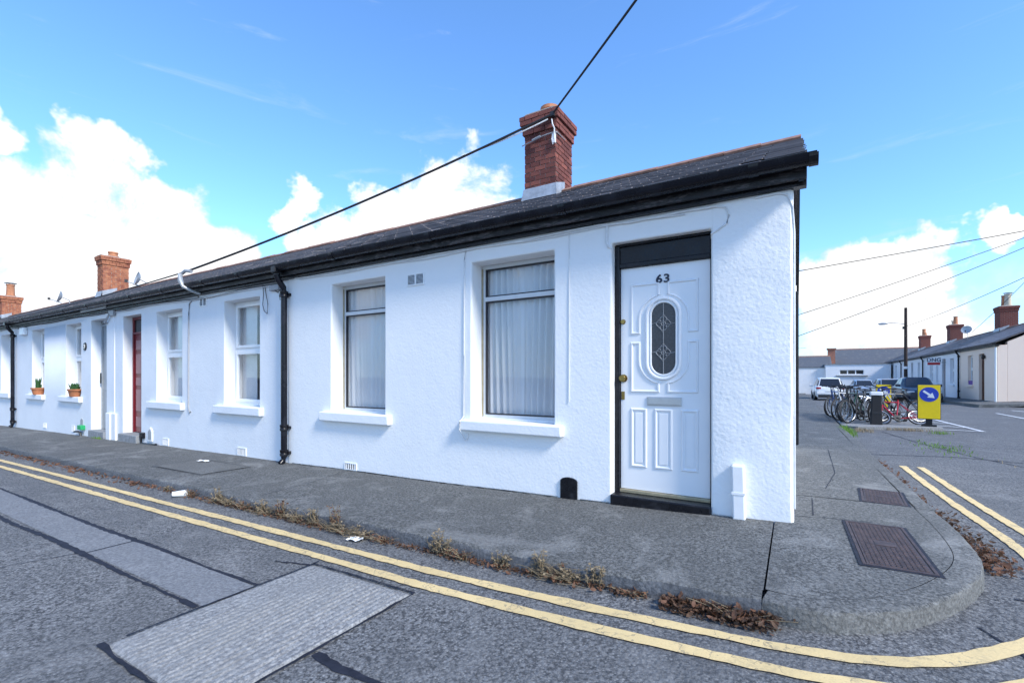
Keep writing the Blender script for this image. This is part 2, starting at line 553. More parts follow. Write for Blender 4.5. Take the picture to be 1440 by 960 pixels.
# ------------------------------------------------------------------ mesh helpers
class MB:
    def __init__(s):
        s.v, s.f = [], []

    def add(s, vs, fs):
        o = len(s.v)
        s.v += [tuple(p) for p in vs]
        s.f += [tuple(o + i for i in f) for f in fs]
        return s

    def box(s, x0, x1, y0, y1, z0, z1, M=None):
        vs = [Vector((x, y, z)) for x in (x0, x1) for y in (y0, y1) for z in (z0, z1)]
        if M is not None:
            vs = [M @ p for p in vs]
        return s.add(vs, [(0, 1, 3, 2), (4, 6, 7, 5), (0, 4, 5, 1), (2, 3, 7, 6), (0, 2, 6, 4), (1, 5, 7, 3)])

    def prism(s, pts, axis, a, b):
        """polygon pts (2-D) extruded along axis from a to b; 2-D order is the other two axes in xyz order"""
        n = len(pts)

        def mk(p, t):
            q = list(p)
            q.insert(axis, t)
            return q
        vs = [mk(p, a) for p in pts] + [mk(p, b) for p in pts]
        fs = [tuple(range(n)), tuple(range(2 * n - 1, n - 1, -1))]
        fs += [(i, n + i, n + (i + 1) % n, (i + 1) % n) for i in range(n)]
        return s.add(vs, fs)

    def tube(s, pts, r, n=6, cap=True):
        pts = [Vector(p) for p in pts]
        rs = r if isinstance(r, (list, tuple)) else [r] * len(pts)
        rings = []
        up = Vector((0, 0, 1))
        for i, p in enumerate(pts):
            d = (pts[min(i + 1, len(pts) - 1)] - pts[max(i - 1, 0)])
            if d.length < 1e-9:
                d = Vector((0, 0, 1))
            d.normalize()
            a = d.cross(up)
            if a.length < 0.05:
                a = d.cross(Vector((1, 0, 0)))
            a.normalize()
            b = a.cross(d)
            rings.append([p + (a * math.cos(k * 2 * math.pi / n) + b * math.sin(k * 2 * math.pi / n)) * rs[i] for k in range(n)])
        vs = [p for rg in rings for p in rg]
        fs = []
        for i in range(len(pts) - 1):
            for k in range(n):
                fs.append((i * n + k, i * n + (k + 1) % n, (i + 1) * n + (k + 1) % n, (i + 1) * n + k))
        if cap:
            fs.append(tuple(range(n - 1, -1, -1)))
            fs.append(tuple((len(pts) - 1) * n + k for k in range(n)))
        return s.add(vs, fs)

    def lathe(s, prof, n=16, c=(0, 0, 0), axis=2, a0=0.0, a1=2 * math.pi):
        """profile of (radius, height) about an axis"""
        full = abs(a1 - a0 - 2 * math.pi) < 1e-6
        m = n if full else n + 1
        vs = []
        for r_, h in prof:
            for k in range(m):
                a = a0 + (a1 - a0) * k / n
                q = [r_ * math.cos(a), r_ * math.sin(a)]
                q.insert(axis, h)
                vs.append((q[0] + c[0], q[1] + c[1], q[2] + c[2]))
        fs = []
        for i in range(len(prof) - 1):
            for k in range(n):
                k2 = (k + 1) % m
                fs.append((i * m + k, i * m + k2, (i + 1) * m + k2, (i + 1) * m + k))
        return s.add(vs, fs)

    def sheet(s, fn, nu, nv):
        vs = [fn(i / nu, j / nv) for j in range(nv + 1) for i in range(nu + 1)]
        fs = [(j * (nu + 1) + i, j * (nu + 1) + i + 1, (j + 1) * (nu + 1) + i + 1, (j + 1) * (nu + 1) + i)
              for j in range(nv) for i in range(nu)]
        return s.add(vs, fs)

    def build(s, name, mat, parent=None, off=(0, 0, 0), smooth=False, bevel=0.0, seg=2, recalc=True, stuff=False):
        me = bpy.data.meshes.new(name)
        me.from_pydata([(p[0] - off[0], p[1] - off[1], p[2] - off[2]) for p in s.v], [], s.f)
        if recalc:
            bm = bmesh.new()
            bm.from_mesh(me)
            bmesh.ops.recalc_face_normals(bm, faces=bm.faces)
            bm.to_mesh(me)
            bm.free()
        me.materials.append(MATS[mat])
        if smooth:
            me.polygons.foreach_set('use_smooth', [True] * len(me.polygons))
            try:
                me.set_sharp_from_angle(angle=R(40))
            except Exception:
                pass
        o = bpy.data.objects.new(name, me)
        COL.objects.link(o)
        if parent is not None:
            o.parent = parent
        if bevel:
            b = o.modifiers.new('bevel', 'BEVEL')
            b.width = bevel
            b.segments = seg
            b.limit_method = 'ANGLE'
            b.angle_limit = R(35)
        if stuff:
            o['kind'] = 'stuff'
        return o


def tag(o, label, cat, group=None):
    o['label'] = label
    o['category'] = cat
    if group:
        o['group'] = group
    return o


def thing(name, label, cat, loc=(0, 0, 0), rz=0.0, group=None):
    o = bpy.data.objects.new(name, None)
    o.empty_display_size = 0.2
    COL.objects.link(o)
    o.location = loc
    o.rotation_euler = (0, 0, rz)
    return tag(o, label, cat, group)


def struct(o):
    o['kind'] = 'structure'
    return o


def copy_tree(o, parent=None):
    c = o.copy()
    COL.objects.link(c)
    c.parent = parent
    for ch in list(o.children):
        copy_tree(ch, c)
    return c


def lerp_tab(tab, x):
    if x <= tab[0][0]:
        return tab[0][1]
    for (a, b), (c, d) in zip(tab, tab[1:]):
        if x <= c:
            return b + (d - b) * (x - a) / (c - a)
    return tab[-1][1]


def sstep(a, b, x):
    t = max(0.0, min(1.0, (x - a) / (b - a)))
    return t * t * (3 - 2 * t)


# ------------------------------------------------------------------ terrain heights
FZ = [(-60, -0.95), (-40, -0.70), (-20, -0.37), (-10.4, -0.208), (-6.3, -0.152), (-2.0, -0.082), (0.0, -0.008), (0.6, 0.0)]
KERB = 0.105


def P(x, y):     # pavement level
    return (lerp_tab(FZ, x) - 0.0125 * min(max(0.0, y - 1.0), 75.0)
            + 0.035 * min(max(0.0, x - 1.5), 9.0) * sstep(6, 24, y))


def RD(x, y):    # carriageway level
    return P(x, y) - KERB


def grid_sheet(name, mat, xs, ys, zf, parent=None):
    mb = MB()
    nx, ny = len(xs), len(ys)
    mb.add([(x, y, zf(x, y)) for y in ys for x in xs],
           [(j * nx + i, j * nx + i + 1, (j + 1) * nx + i + 1, (j + 1) * nx + i) for j in range(ny - 1) for i in range(nx - 1)])
    return mb.build(name, mat, parent, recalc=False, smooth=True)


def steps(a, b, d):
    n = max(1, int(round((b - a) / d)))
    return [a + (b - a) * i / n for i in range(n + 1)]


KX = [-60, -40, -20, -10.4, -6.3, -2.0, 0.0, 0.6]
struct(grid_sheet('ground', 'ground_asphalt', [-1500, -400, -100] + [k for k in KX] + [1.5, 5, 10.5, 40, 100, 400, 1500],
                  [-1500, -400, -80, -30, -12, -4, 0, 1] + steps(6, 24, 2) + [40, 60, 76, 150, 400, 1500],
                  lambda x, y: RD(x, y) - 0.06))
road = struct(grid_sheet('road', 'road_concrete', sorted(set(steps(-60, 30, 1.0) + KX + [1.5, 10.5])),
                         sorted(set(steps(-14, 80, 1.0))), RD))

# ------------------------------------------------------------------ pavement, kerb
CORNER = [(-0.117, -1.565), (0.06, -1.585), (0.246, -1.525), (0.475, -1.365), (0.66, -1.14), (0.80, -0.92), (0.945, -0.62),
          (1.03, -0.33), (1.065, 0.0), (1.075, 0.45), (1.06, 1.0)]
KY = -1.565


def smooth_poly(pts, n=4):
    out = []
    for i in range(len(pts) - 1):
        p0, p1, p2, p3 = (Vector(pts[max(0, min(len(pts) - 1, i + k))]) for k in (-1, 0, 1, 2))
        for j in range(n):
            t = j / n
            out.append(0.5 * ((2 * p1) + (-p0 + p2) * t + (2 * p0 - 5 * p1 + 4 * p2 - p3) * t * t + (-p0 + 3 * p1 - 3 * p2 + p3) * t ** 3))
    out.append(Vector(pts[-1]))
    return out


corner = smooth_poly(CORNER, 5)
KW = 0.13      # kerb top width


def offset_poly(poly, d):
    """shift a polyline to its left-hand side (inside the pavement)"""
    out = []
    for i, p in enumerate(poly):
        a = poly[max(0, i - 1)]
        b = poly[min(len(poly) - 1, i + 1)]
        t = Vector((b[0] - a[0], b[1] - a[1]))
        t.normalize()
        out.append(Vector((p[0] - t.y * d, p[1] + t.x * d)))
    return out


# front pavement strip
struct(grid_sheet('pavement', 'pavement_concrete', sorted(set(steps(-60, -0.118, 0.8) + [-20, -10.4, -6.3, -2.0])),
                  [KY + KW - 0.012, -1.0, -0.5, 0.0, 0.34], lambda x, y: P(x, y) + 0.004 * math.sin(x * 2.1 + y * 3) * (1 if y > KY + KW else 0) + (0.0005 if y < -1.2 else 0)))
# corner slab, pinned to the kerb's inner edge
inner = offset_poly(corner, KW + 0.004)
mb = MB()
ring = [(-0.108, KY + KW + 0.01)] + [tuple(p) for p in inner[2:]] + [(1.06 - KW, 1.05), (-0.05, 1.05), (-0.108, 0.3)]
cpt = (0.25, -0.35)
for k in range(6):
    t = k / 5.0
    mb.v += [(cpt[0] + (x - cpt[0]) * (0.02 + 0.98 * t), cpt[1] + (y - cpt[1]) * (0.02 + 0.98 * t), 0) for x, y in ring]
n = len(ring)
mb.v = [(x, y, P(x, y)) for x, y, z in mb.v]
for k in range(5):
    for i in range(n):
        mb.f.append((k * n + i, k * n + (i + 1) % n, (k + 1) * n + (i + 1) % n, (k + 1) * n + i))
mb.f.append(tuple(range(n)))
pav2 = struct(mb.build('pavement', 'pavement_concrete', smooth=True))
struct(grid_sheet('pavement', 'pavement_concrete', [-0.05, 0.3, 0.6, 1.06 - KW - 0.004], steps(1.062, 62, 1.0), P))


def kerb_strip(name, poly, seed, z_bot=-0.2, broken=0.0, mat='pavement_concrete', face='kerb_concrete'):
    rnd = random.Random(seed)
    mb = MB()
    prof_n = 6
    cum = 0
    inn = offset_poly(poly, KW)
    for i, p in enumerate(poly):
        q = inn[i]
        nrm = Vector((p[0] - q[0], p[1] - q[1])).normalized()
        w1, w2, w3 = rnd.uniform(-.006, .006), rnd.uniform(-.006, .006), rnd.uniform(-.006, .004)
        z = P(p[0], p[1])

        def pt(o, dz):
            b = Vector((p[0], p[1])) + nrm * o
            return (b.x, b.y, z + dz)
        drop = rnd.uniform(0, broken)
        mb.v += [(q.x, q.y, z), pt(-0.022 + w1, -0.0005 - drop * .2), pt(-0.006 + w1, -0.004 - drop), pt(0.0 + w2, -0.014 - drop),
                 pt(0.006 + w3, -0.07), pt(0.012, z_bot)]
    for i in range(len(poly) - 1):
        for k in range(prof_n - 1):
            mb.f.append((i * prof_n + k, (i + 1) * prof_n + k, (i + 1) * prof_n + k + 1, i * prof_n + k + 1))
    mb.f.append(tuple(range(prof_n)))
    o_ = mb.build(name, mat, smooth=True)
    o_.data.set_sharp_from_angle(angle=R(28))
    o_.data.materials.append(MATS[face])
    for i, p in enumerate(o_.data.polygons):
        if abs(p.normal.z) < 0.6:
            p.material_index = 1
    return struct(o_)


kerb_strip('kerb', [Vector((x, KY + 0.012 * math.sin(x * 1.7))) for x in steps(-60, -0.12, 0.1)], 3, broken=0.018, face='kerb_face')
kerb_strip('kerb', corner, 5, broken=0.004)
kerb_strip('kerb', [Vector((1.06 + 0.008 * math.sin(y), y)) for y in steps(1.012, 62, 0.4)], 6)

# ------------------------------------------------------------------ road pieces (slabs, seals, paint)


def ribbon(mb, pts, width, lift, rnd, jitter=0.0, zf=RD, seg=0.05, wfun=None):
    """flat strip of real width laid along a polyline on the road, with uneven edges"""
    path = []
    for a, b in zip(pts, pts[1:]):
        a, b = Vector(a), Vector(b)
        n = max(1, int((b - a).length / seg))
        path += [a + (b - a) * (i / n) for i in range(n)]
    path.append(Vector(pts[-1]))
    vs = []
    for i, p in enumerate(path):
        t = (path[min(i + 1, len(path) - 1)] - path[max(0, i - 1)]).normalized()
        nn = Vector((-t.y, t.x))
        w = width * (wfun(i / max(1, len(path) - 1)) if wfun else 1.0)
        l_, r_ = p + nn * (w / 2 + rnd.uniform(-jitter, jitter)), p - nn * (w / 2 + rnd.uniform(-jitter, jitter))
        vs += [(l_.x, l_.y, zf(l_.x, l_.y) + lift), (r_.x, r_.y, zf(r_.x, r_.y) + lift)]
    mb.add(vs, [(2 * i, 2 * i + 1, 2 * i + 3, 2 * i + 2) for i in range(len(path) - 1)])
    return mb


rnd = random.Random(11)
# ribbed concrete slab let into the road across the gutter
RX0, RX1, RY0, RY1 = -2.93, -1.985, -3.40, -2.20
mb = MB()
nx = 176


def rib(u, v):
    x = RX0 + 0.008 + (RX1 - RX0 - 0.016) * u
    y = RY0 + 0.01 + (RY1 - RY0 - 0.02) * v
    e = min(1, min(u, 1 - u) / 0.06) * min(1, min(v, 1 - v) / 0.05)
    groove = max(0.0, math.sin(u * 2 * math.pi * 21 + 0.7 * math.sin(v * 4 + u * 9) + 0.25 * math.sin(v * 23 + u * 40))) ** 2
    k = 0.25 + 0.75 * sstep(0.25, 0.6, u + 0.25 * math.sin(v * 3 + 1)) * (0.6 + 0.4 * math.sin(v * 17 + u * 31))
    rim = min(1.0, min(u, 1 - u) / 0.012, min(v, 1 - v) / 0.02)
    return (x, y, RD(x, y) + 0.0015 + 0.0125 * rim - 0.011 * e * groove * k)


mb.sheet(rib, nx, 40)
o = mb.build('ribbed_slab', 'slab_concrete', road, smooth=True)
# smoother trench strip between two bitumen seals, in three lengths
for xa, xb in ((-4.72, -2.95), (-9.2, -4.745), (-16, -9.23)):
    mb = MB()
    mb.sheet(lambda u, v: ((lambda x, y: (x, y, RD(x, y) + 0.0035))(xa + (xb - xa) * u, -2.93 + 0.31 * v)), 6, 2)
    mb.build('trench_slab', 'strip_concrete', road)


def seal(pts, w, j, wf=None, lift=0.004):
    lift = lift if lift < .005 else (0.012 if lift > .0135 else 0.0105 if lift == 0.012 else 0.004)
    return ribbon(MB(), pts, w, lift, rnd, j, wfun=wf).build('bitumen_seal', 'bitumen', road)


wav = lambda u: 0.7 + 0.6 * abs(math.sin(u * 9 + 1)) + 0.25 * math.sin(u * 31)
seal([(-16, -2.66), (-9, -2.60), (-5.4, -2.62), (-4.4, -2.60), (-3.5, -2.61), (-2.96, -2.60)], 0.034, 0.007, wav)
seal([(-16, -2.96), (-9, -2.95), (-6.5, -2.99), (-5.4, -2.95), (-4.2, -2.96), (-2.98, -2.95)], 0.036, 0.008, wav)
seal([(-1.975, -4.6), (-1.975, -3.4)], 0.014, 0.004)
seal([(-2.945, -3.3), (-2.94, -2.2), (-2.95, -2.14)], 0.012, 0.003, lift=0.012)
seal([(-1.97, -3.4), (-1.975, -2.19)], 0.016, 0.005, wav, lift=0.012)
seal([(-2.95, -2.195), (-2.4, -2.19), (-1.97, -2.19)], 0.014, 0.004, lift=0.012)
seal([(-1.95, -2.905), (-1.75, -2.93), (-1.3, -2.91), (-0.9, -2.93), (0.4, -2.9)], 0.036, 0.006, wav)
seal([(-2.97, -3.40), (-2.8, -3.412), (-1.97, -3.412)], 0.022, 0.006, wav, lift=0.014)
seal([(-4.735, -2.62), (-4.73, -2.94)], 0.012, 0.003, lift=0.01)
seal([(-4.78, -2.97), (-4.9, -3.3), (-4.95, -3.9), (-5.1, -5)], 0.009, 0.004)
seal([(-3.25, -2.3), (-2.96, -2.22)], 0.016, 0.006, lift=0.008)
seal([(0.82, -1.13), (0.9, -1.32), (0.98, -1.6), (1.1, -2.2)], 0.016, 0.005, lift=0.004)
seal([(1.09, -0.62), (1.5, -0.6), (3.0, -0.5)], 0.02, 0.006, lift=0.011)
seal([(1.10, 5.6), (2.3, 6.0), (3.2, 5.7), (4.6, 6.1)], 0.03, 0.012)
seal([(1.9, 10.5), (2.2, 8.0), (2.6, 6.0), (3.3, 4.2), (4.5, 2.6)], 0.022, 0.01)
seal([(2.3, 7.9), (3.1, 7.8), (4.2, 8.1)], 0.018, 0.008)

# double yellow lines
INNER = [(-24, -1.98), (-16, -1.96), (-10, -1.92), (-6.2, -1.90), (-3.6, -1.885), (-2.0, -1.88), (-1.0, -1.87), (-0.35, -1.845), (0.0, -1.82),
         (0.3, -1.75), (0.54, -1.63), (0.78, -1.42), (1.0, -1.16), (1.2, -0.84), (1.35, -0.42), (1.42, 0.1), (1.42, 0.7), (1.38, 2.0), (1.37, 3.2), (1.37, 4.42)]
inner_y = smooth_poly(INNER, 4)
outer_y = offset_poly(inner_y, -0.2)


def paint(poly, w, i0, i1, name='yellow_line'):
    return ribbon(MB(), [tuple(p) for p in poly[i0:i1]], w, 0.0075, rnd, 0.005, wfun=lambda u: 0.97 + 0.07 * math.sin(u * 140) + 0.05 * math.sin(u * 391 + 1) + 0.05 * math.sin(u * 57 + 2)).build(name, 'yellow_paint', road)


paint(inner_y, 0.082, 0, None)
paint(outer_y, 0.082, 0, None)


def white_line(a, b, w=0.1):
    return ribbon(MB(), [a, b], w, 0.012, rnd, 0.006).build('white_line', 'white_road_paint', road)


white_line((3.9, 16.2), (4.05, 11.7))
white_line((3.3, 11.85), (4.05, 11.7), 0.12)
for yy in (13.0, 14.4, 15.8):
    white_line((3.35, yy + 0.3), (3.95, yy - 0.2))
white_line((3.4, 19.6), (3.9, 16.2))
white_line((6.37, 19.6), (6.33, 16.5))
white_line((7.3, 21.5), (7.7, 18.5))
white_line((1.6, 27), (3.0, 27.6), 0.14)

# ------------------------------------------------------------------ houses
SLATE_MESH = {}


def slate_mesh(mat):
    if mat in SLATE_MESH:
        return SLATE_MESH[mat]
    mb = MB()
    mb.box(-0.146, 0.146, 0, 0.26, 0, 0.008)
    me = bpy.data.meshes.new('slate')
    me.from_pydata(mb.v, [], mb.f)
    me.materials.append(MATS[mat])
    SLATE_MESH[mat] = me
    return me


def ridge_mesh():
    if 'ridge' in SLATE_MESH:
        return SLATE_MESH['ridge']
    mb = MB()
    prof = [(0.13, -0.075), (0.02, 0.0), (-0.02, 0.0), (-0.13, -0.075), (-0.12, -0.10), (0, -0.025), (0.12, -0.10)]
    mb.prism(prof, 0, -0.222, 0.222)
    me = bpy.data.meshes.new('ridge_tile')
    me.from_pydata(mb.v, [], mb.f)
    me.materials.append(MATS['ridge_clay'])
    SLATE_MESH['ridge'] = me
    return me


EAVE = (-0.17, 2.835)       # y, z of the slate edge at the eaves
RIDGE = (2.65, 4.17)
DEPTH = 5.3


class House:
    def __init__(s, name, label, x0, x1, T=(0, 0, 0), th=0.0, wall='old_white_render', zb=-1.2, group=None, yf=0.0, eave_dz=0.0):
        s.x0, s.x1, s.wall, s.zb, s.yf, s.dz = x0, x1, wall, zb, yf, eave_dz
        s.off = ((x0 + x1) / 2, 0.0, 0.0)
        M = Matrix.Translation(T) @ Matrix.Rotation(th, 4, 'Z')
        s.root = thing(name, label, 'house', M @ Vector(s.off), th, group)

    def b(s, mb, name, mat, parent=None, **k):
        return mb.build(name, mat, parent or s.root, s.off, **k)

    def front(s, openings, top=2.70, bevel=0.012):
        """wall sheet with real openings; openings = (xa, xb, za, zb)"""
        xs = sorted({s.x0, s.x1, *[o[0] for o in openings], *[o[1] for o in openings]})
        zs = sorted({s.zb, top, *[o[2] for o in openings], *[o[3] for o in openings]})
        y0, y1 = s.yf, s.yf + 0.34
        mb = MB()
        idx = {}

        def vid(i, j, k):
            if (i, j, k) not in idx:
                idx[(i, j, k)] = len(mb.v)
                mb.v.append((xs[i], (y0, y1)[k], zs[j]))
            return idx[(i, j, k)]
        nx, nz = len(xs) - 1, len(zs) - 1

        def solid(i, j):
            if i < 0 or j < 0 or i >= nx or j >= nz:
                return False
            cx, cz = (xs[i] + xs[i + 1]) / 2, (zs[j] + zs[j + 1]) / 2
            return not any(a < cx < b_ and c < cz < d for a, b_, c, d in [o[:4] for o in openings])
        for i in range(nx):
            for j in range(nz):
                if not solid(i, j):
                    continue
                mb.f.append((vid(i, j, 0), vid(i + 1, j, 0), vid(i + 1, j + 1, 0), vid(i, j + 1, 0)))
                mb.f.append((vid(i, j, 1), vid(i, j + 1, 1), vid(i + 1, j + 1, 1), vid(i + 1, j, 1)))
                for di, dj, e in ((-1, 0, ((i, j), (i, j + 1))), (1, 0, ((i + 1, j + 1), (i + 1, j))),
                                  (0, -1, ((i + 1, j), (i, j))), (0, 1, ((i, j + 1), (i + 1, j + 1)))):
                    if not solid(i + di, j + dj):
                        (a, c), (d, f) = e
                        mb.f.append((vid(a, c, 0), vid(d, f, 0), vid(d, f, 1), vid(a, c, 1)))
        return s.b(mb, 'front_wall', s.wall, bevel=bevel, seg=3, smooth=True)

    def shell(s, right_gable=False, left_gable=False, rear=True):
        """back wall, gables"""
        if rear:
            s.b(MB().box(s.x0 + 0.002, s.x1 - 0.30, DEPTH - 0.3, DEPTH, s.zb, 2.55), 'rear_wall', s.wall)
        for flag, xa, xb in ((right_gable, s.x1 - 0.297, s.x1), (left_gable, s.x0, s.x0 + 0.297)):
            if flag:
                pts = [(s.yf + 0.342, s.zb), (DEPTH, s.zb), (DEPTH, 2.66), (RIDGE[0], RIDGE[1] - 0.13), (s.yf + 0.342, 2.85)]
                s.b(MB().prism(pts, 0, xa, xb), 'gable_wall', s.wall, bevel=0.01)

    def floor(s):
        s.b(MB().box(s.x0 + 0.002, s.x1 - 0.002, 2.2, 2.26, -0.5, 2.6), 'inner_wall', 'room_dark')

    def roof(s, over_r=0.0, over_l=0.0, each=0, mat='slate', ridge_each=True, seed=1, flip=False):
        rnd = random.Random(seed)
        xa, xb = s.x0 - over_l, s.x1 + over_r
        (ey, ez), (ry, rz) = EAVE, RIDGE
        sl = math.atan2(rz - ez, ry - ey)
        slope_len = math.hypot(rz - ez, ry - ey)
        # boarded underlay carrying both pitches
        th = 0.045
        mb = MB()
        mb.prism([(ey + 0.02, ez - 0.012), (ry, rz - 0.012), (2 * ry - ey, ez - 0.012), (2 * ry - ey, ez - th), (ry, rz - th - 0.01), (ey + 0.02, ez - th)],
                 0, xa + 0.01, xb - 0.01)
        roof = s.b(mb, 'roof', mat)
        rows = int(slope_len / 0.165)
        exp_ = slope_len / rows
        ncol = int(round((xb - xa) / 0.3))
        cw = (xb - xa) / ncol
        pcs = []
        for r_ in range(rows):
            for c_ in range(ncol + (r_ % 2)):
                x = xa + cw * (c_ + (0.5 if r_ % 2 == 0 else 0.0))
                x = max(xa + 0.13, min(xb - 0.13, x))
                if rnd.random() < 0.012:
                    continue
                d = r_ * exp_ - 0.03
                tilt = 0.045 + rnd.uniform(0, 0.035) + (0.09 if rnd.random() < 0.05 else 0)
                yaw = rnd.gauss(0, 0.016) * (3.0 if rnd.random() < 0.08 else 1)
                M = (Matrix.Translation((x + rnd.uniform(-.006, .006) - s.off[0], ey + d * math.cos(sl), ez + d * math.sin(sl) + 0.012 + rnd.uniform(0, .004)))
                     @ Matrix.Rotation(sl - tilt, 4, 'X') @ Matrix.Rotation(yaw, 4, 'Z'))
                pcs.append((x, r_, M))
        pcs.sort(key=lambda q: -(q[0] - 0.42 * q[1] * 0.3))
        rest = MB()
        me = slate_mesh(mat)
        base = [v.co.copy() for v in me.vertices]
        polys = [tuple(p.vertices) for p in me.polygons]
        for k, (x, r_, M) in enumerate(pcs):
            if k < each:
                o = bpy.data.objects.new('slate', me)
                COL.objects.link(o)
                o.parent = roof
                o.matrix_local = M
            else:
                rest.add([M @ v for v in base], polys)
        if rest.v:
            o = rest.build('slates', mat, roof, stuff=True)
        n = int(round((xb - xa) / 0.452))
        w = (xb - xa) / n
        rme = ridge_mesh()
        for k in range(n):
            o = bpy.data.objects.new('ridge_tile', rme)
            COL.objects.link(o)
            o.parent = roof
            o.location = (xa + w * (k + 0.5) - s.off[0], ry, rz + 0.062 + rnd.uniform(-.006, .008))
            o.rotation_euler = (rnd.gauss(0, 0.012), rnd.gauss(0, 0.008), rnd.gauss(0, 0.012))
            o.scale = (w / 0.45, 1, 1)
        return roof

    def eaves(s, over_r=0.0, joints=(), mat='black_paint'):
        xa, xb = s.x0 + 0.001, s.x1 + over_r - 0.001
        s.b(MB().box(xa, xb, -0.115, -0.085, 2.672, 2.845), 'fascia', 'worn_black_paint', bevel=0.004)
        s.b(MB().box(xa, xb, -0.0845, s.yf - 0.002 + 0.1, 2.70, 2.73), 'soffit', 'worn_black_paint')
        s.b(MB().box(xa, xb, -0.06, s.yf + 0.03, 2.64, 2.699), 'wall_plate_board', mat, bevel=0.004)
        # half-round gutter
        mb = MB()
        r = 0.066
        cy, cz = -0.187, 2.80
        pts = [(cy + r * math.cos(a), cz + r * math.sin(a)) for a in [math.pi + math.pi * k / 10 for k in range(11)]]
        pts += [(cy + (r - 0.006) * math.cos(a), cz + (r - 0.006) * math.sin(a)) for a in [2 * math.pi - math.pi * k / 10 for k in range(11)]]
        pts[0] = (cy - r - 0.004, cz + 0.012)
        mb.prism(pts, 0, s.x0, s.x1 + over_r + (0.06 if over_r else 0))
        g = s.b(mb, 'gutter', 'black_gloss', smooth=True)
        for x in joints:
            mb = MB()
            pts = [(cy + (r + 0.007) * math.cos(a), cz + (r + 0.007) * math.sin(a)) for a in [math.pi * 0.97 + math.pi * 1.06 * k / 10 for k in range(11)]]
            pts += [(cy + (r + 0.001) * math.cos(a), cz + (r + 0.001) * math.sin(a)) for a in [math.pi * 2.03 - math.pi * 1.06 * k / 10 for k in range(11)]]
            mb.prism(pts, 0, x - 0.035, x + 0.035)
            s.b(mb, 'gutter_bracket', 'black_gloss', g, smooth=True)
        if over_r:
            x = s.x1 + over_r + 0.06
            pts = [(cy + (r + .006) * math.cos(a), cz + (r + .006) * math.sin(a)) for a in [math.pi + math.pi * k / 10 for k in range(11)]]
            s.b(MB().prism(pts, 0, x - 0.05, x + 0.01), 'stop_end', mat, g)
        return g

    def downpipe(s, x, ztop=2.72, zbot=-0.2, mat='black_paint', r=0.045):
        yc = s.yf - 0.075
        mb = MB()
        path = [(x, -0.187, 2.74), (x, -0.187, 2.68), (x + 0.005, -0.16, 2.6), (x + 0.01, yc - 0.01, 2.5), (x + 0.01, yc, 2.42), (x + 0.01, yc, zbot + 0.1),
                (x + 0.01, yc - 0.02, zbot + 0.05), (x + 0.01, yc - 0.06, zbot + 0.012)]
        mb.tube(path, r, 14)
        p = s.b(mb, 'downpipe', 'black_gloss', smooth=True)
        for z in (2.4, 0.55 + zbot, zbot + 0.17):
            mb = MB()
            mb.lathe([(r + .001, z - 0.05), (r + .014, z - 0.045), (r + .014, z - 0.01), (r + .007, z), (r + .014, z + 0.01), (r + .014, z + 0.045), (r + .001, z + 0.05)],
                     14, (x + 0.01, yc, 0))
            mb.box(x - 0.055, x + 0.075, yc + 0.03, s.yf + 0.004, z - 0.02, z + 0.02)
            s.b(mb, 'pipe_collar', mat, p, smooth=True)
        s.b(MB().box(x - 0.05, x + 0.06, -0.255, -0.12, 2.70, 2.8), 'gutter_outlet', mat, p, bevel=0.01)
        return p

    def sill(s, xa, xb, z0, z1, proj=0.075, mat=None):
        return MB().box(xa, xb, s.yf - proj, s.yf + 0.22, z0, z1)

    def window(s, xa, xb, za, zb, depth, style, sill=None, seed=0, fill='curtain', label=None):
        """window unit in an opening"""
        y = s.yf + depth
        fw = 0.055
        mid = (xa + xb) / 2
        if style == 'alu':          # old two-light unit, transom high up, dark gaskets
            zt = zb - 0.40
            mb = MB()
            f0, f1 = y, y + 0.06
            mb.box(xa + .001, xa + fw, f0, f1, za, zb - .001)
            mb.box(xb - fw, xb - .001, f0, f1, za, zb - .001)
            mb.box(xa + fw, xb - fw, f0, f1, zb - 0.05, zb - .001)
            mb.box(xa + fw, xb - fw, f0 - 0.012, f1, zt - 0.025, zt + 0.025)
            mb.box(xa + fw, xb - fw, f0, f1, za, za + 0.055)
            frame = s.b(mb, 'window', 'grey_frame', bevel=0.004)
            for z0, z1 in ((zt + .025, zb - .05), (za + .055, zt - .025)):
                mb = MB()
                g = 0.014
                a, b_ = xa + fw, xb - fw
                for q in ((a, a + g, z0, z1), (b_ - g, b_, z0, z1), (a + g, b_ - g, z0, z0 + g), (a + g, b_ - g, z1 - g, z1)):
                    mb.box(q[0], q[1], f0 - 0.004, f0 + 0.03, q[2], q[3])
                s.b(mb, 'gasket', 'gasket', frame)
                s.b(MB().box(a + .004, b_ - .004, f0 + 0.016, f0 + 0.022, z0 + .004, z1 - .004), 'pane', 'window_glass', frame)
            s.b(MB().box(xa + 0.002, xa + 0.022, f0 - 0.01, f0 - 0.001, za + 0.03, zb - 0.04), 'gold_trim', 'gold_trim', frame)
            s.b(MB().box(xa + 0.03, xb - 0.03, f0 - 0.03, f0 - 0.001, za - 0.0, za + 0.018), 'drip_bar', 'white_plastic', frame)
        else:                       # white two-light plastic unit
            zt = za + (zb - za) * 0.535
            mb = MB()
            f0, f1 = y, y + 0.06
            w = 0.05
            mb.box(xa + .001, xa + w, f0, f1, za, zb - .001)
            mb.box(xb - w, xb - .001, f0, f1, za, zb - .001)
            mb.box(xa + w, xb - w, f0, f1, zb - 0.05, zb - .001)
            mb.box(xa + w, xb - w, f0, f1, zt - 0.03, zt + 0.03)
            mb.box(xa + w, xb - w, f0, f1, za, za + 0.06)
            frame = s.b(mb, 'window', 'white_plastic', bevel=0.004)
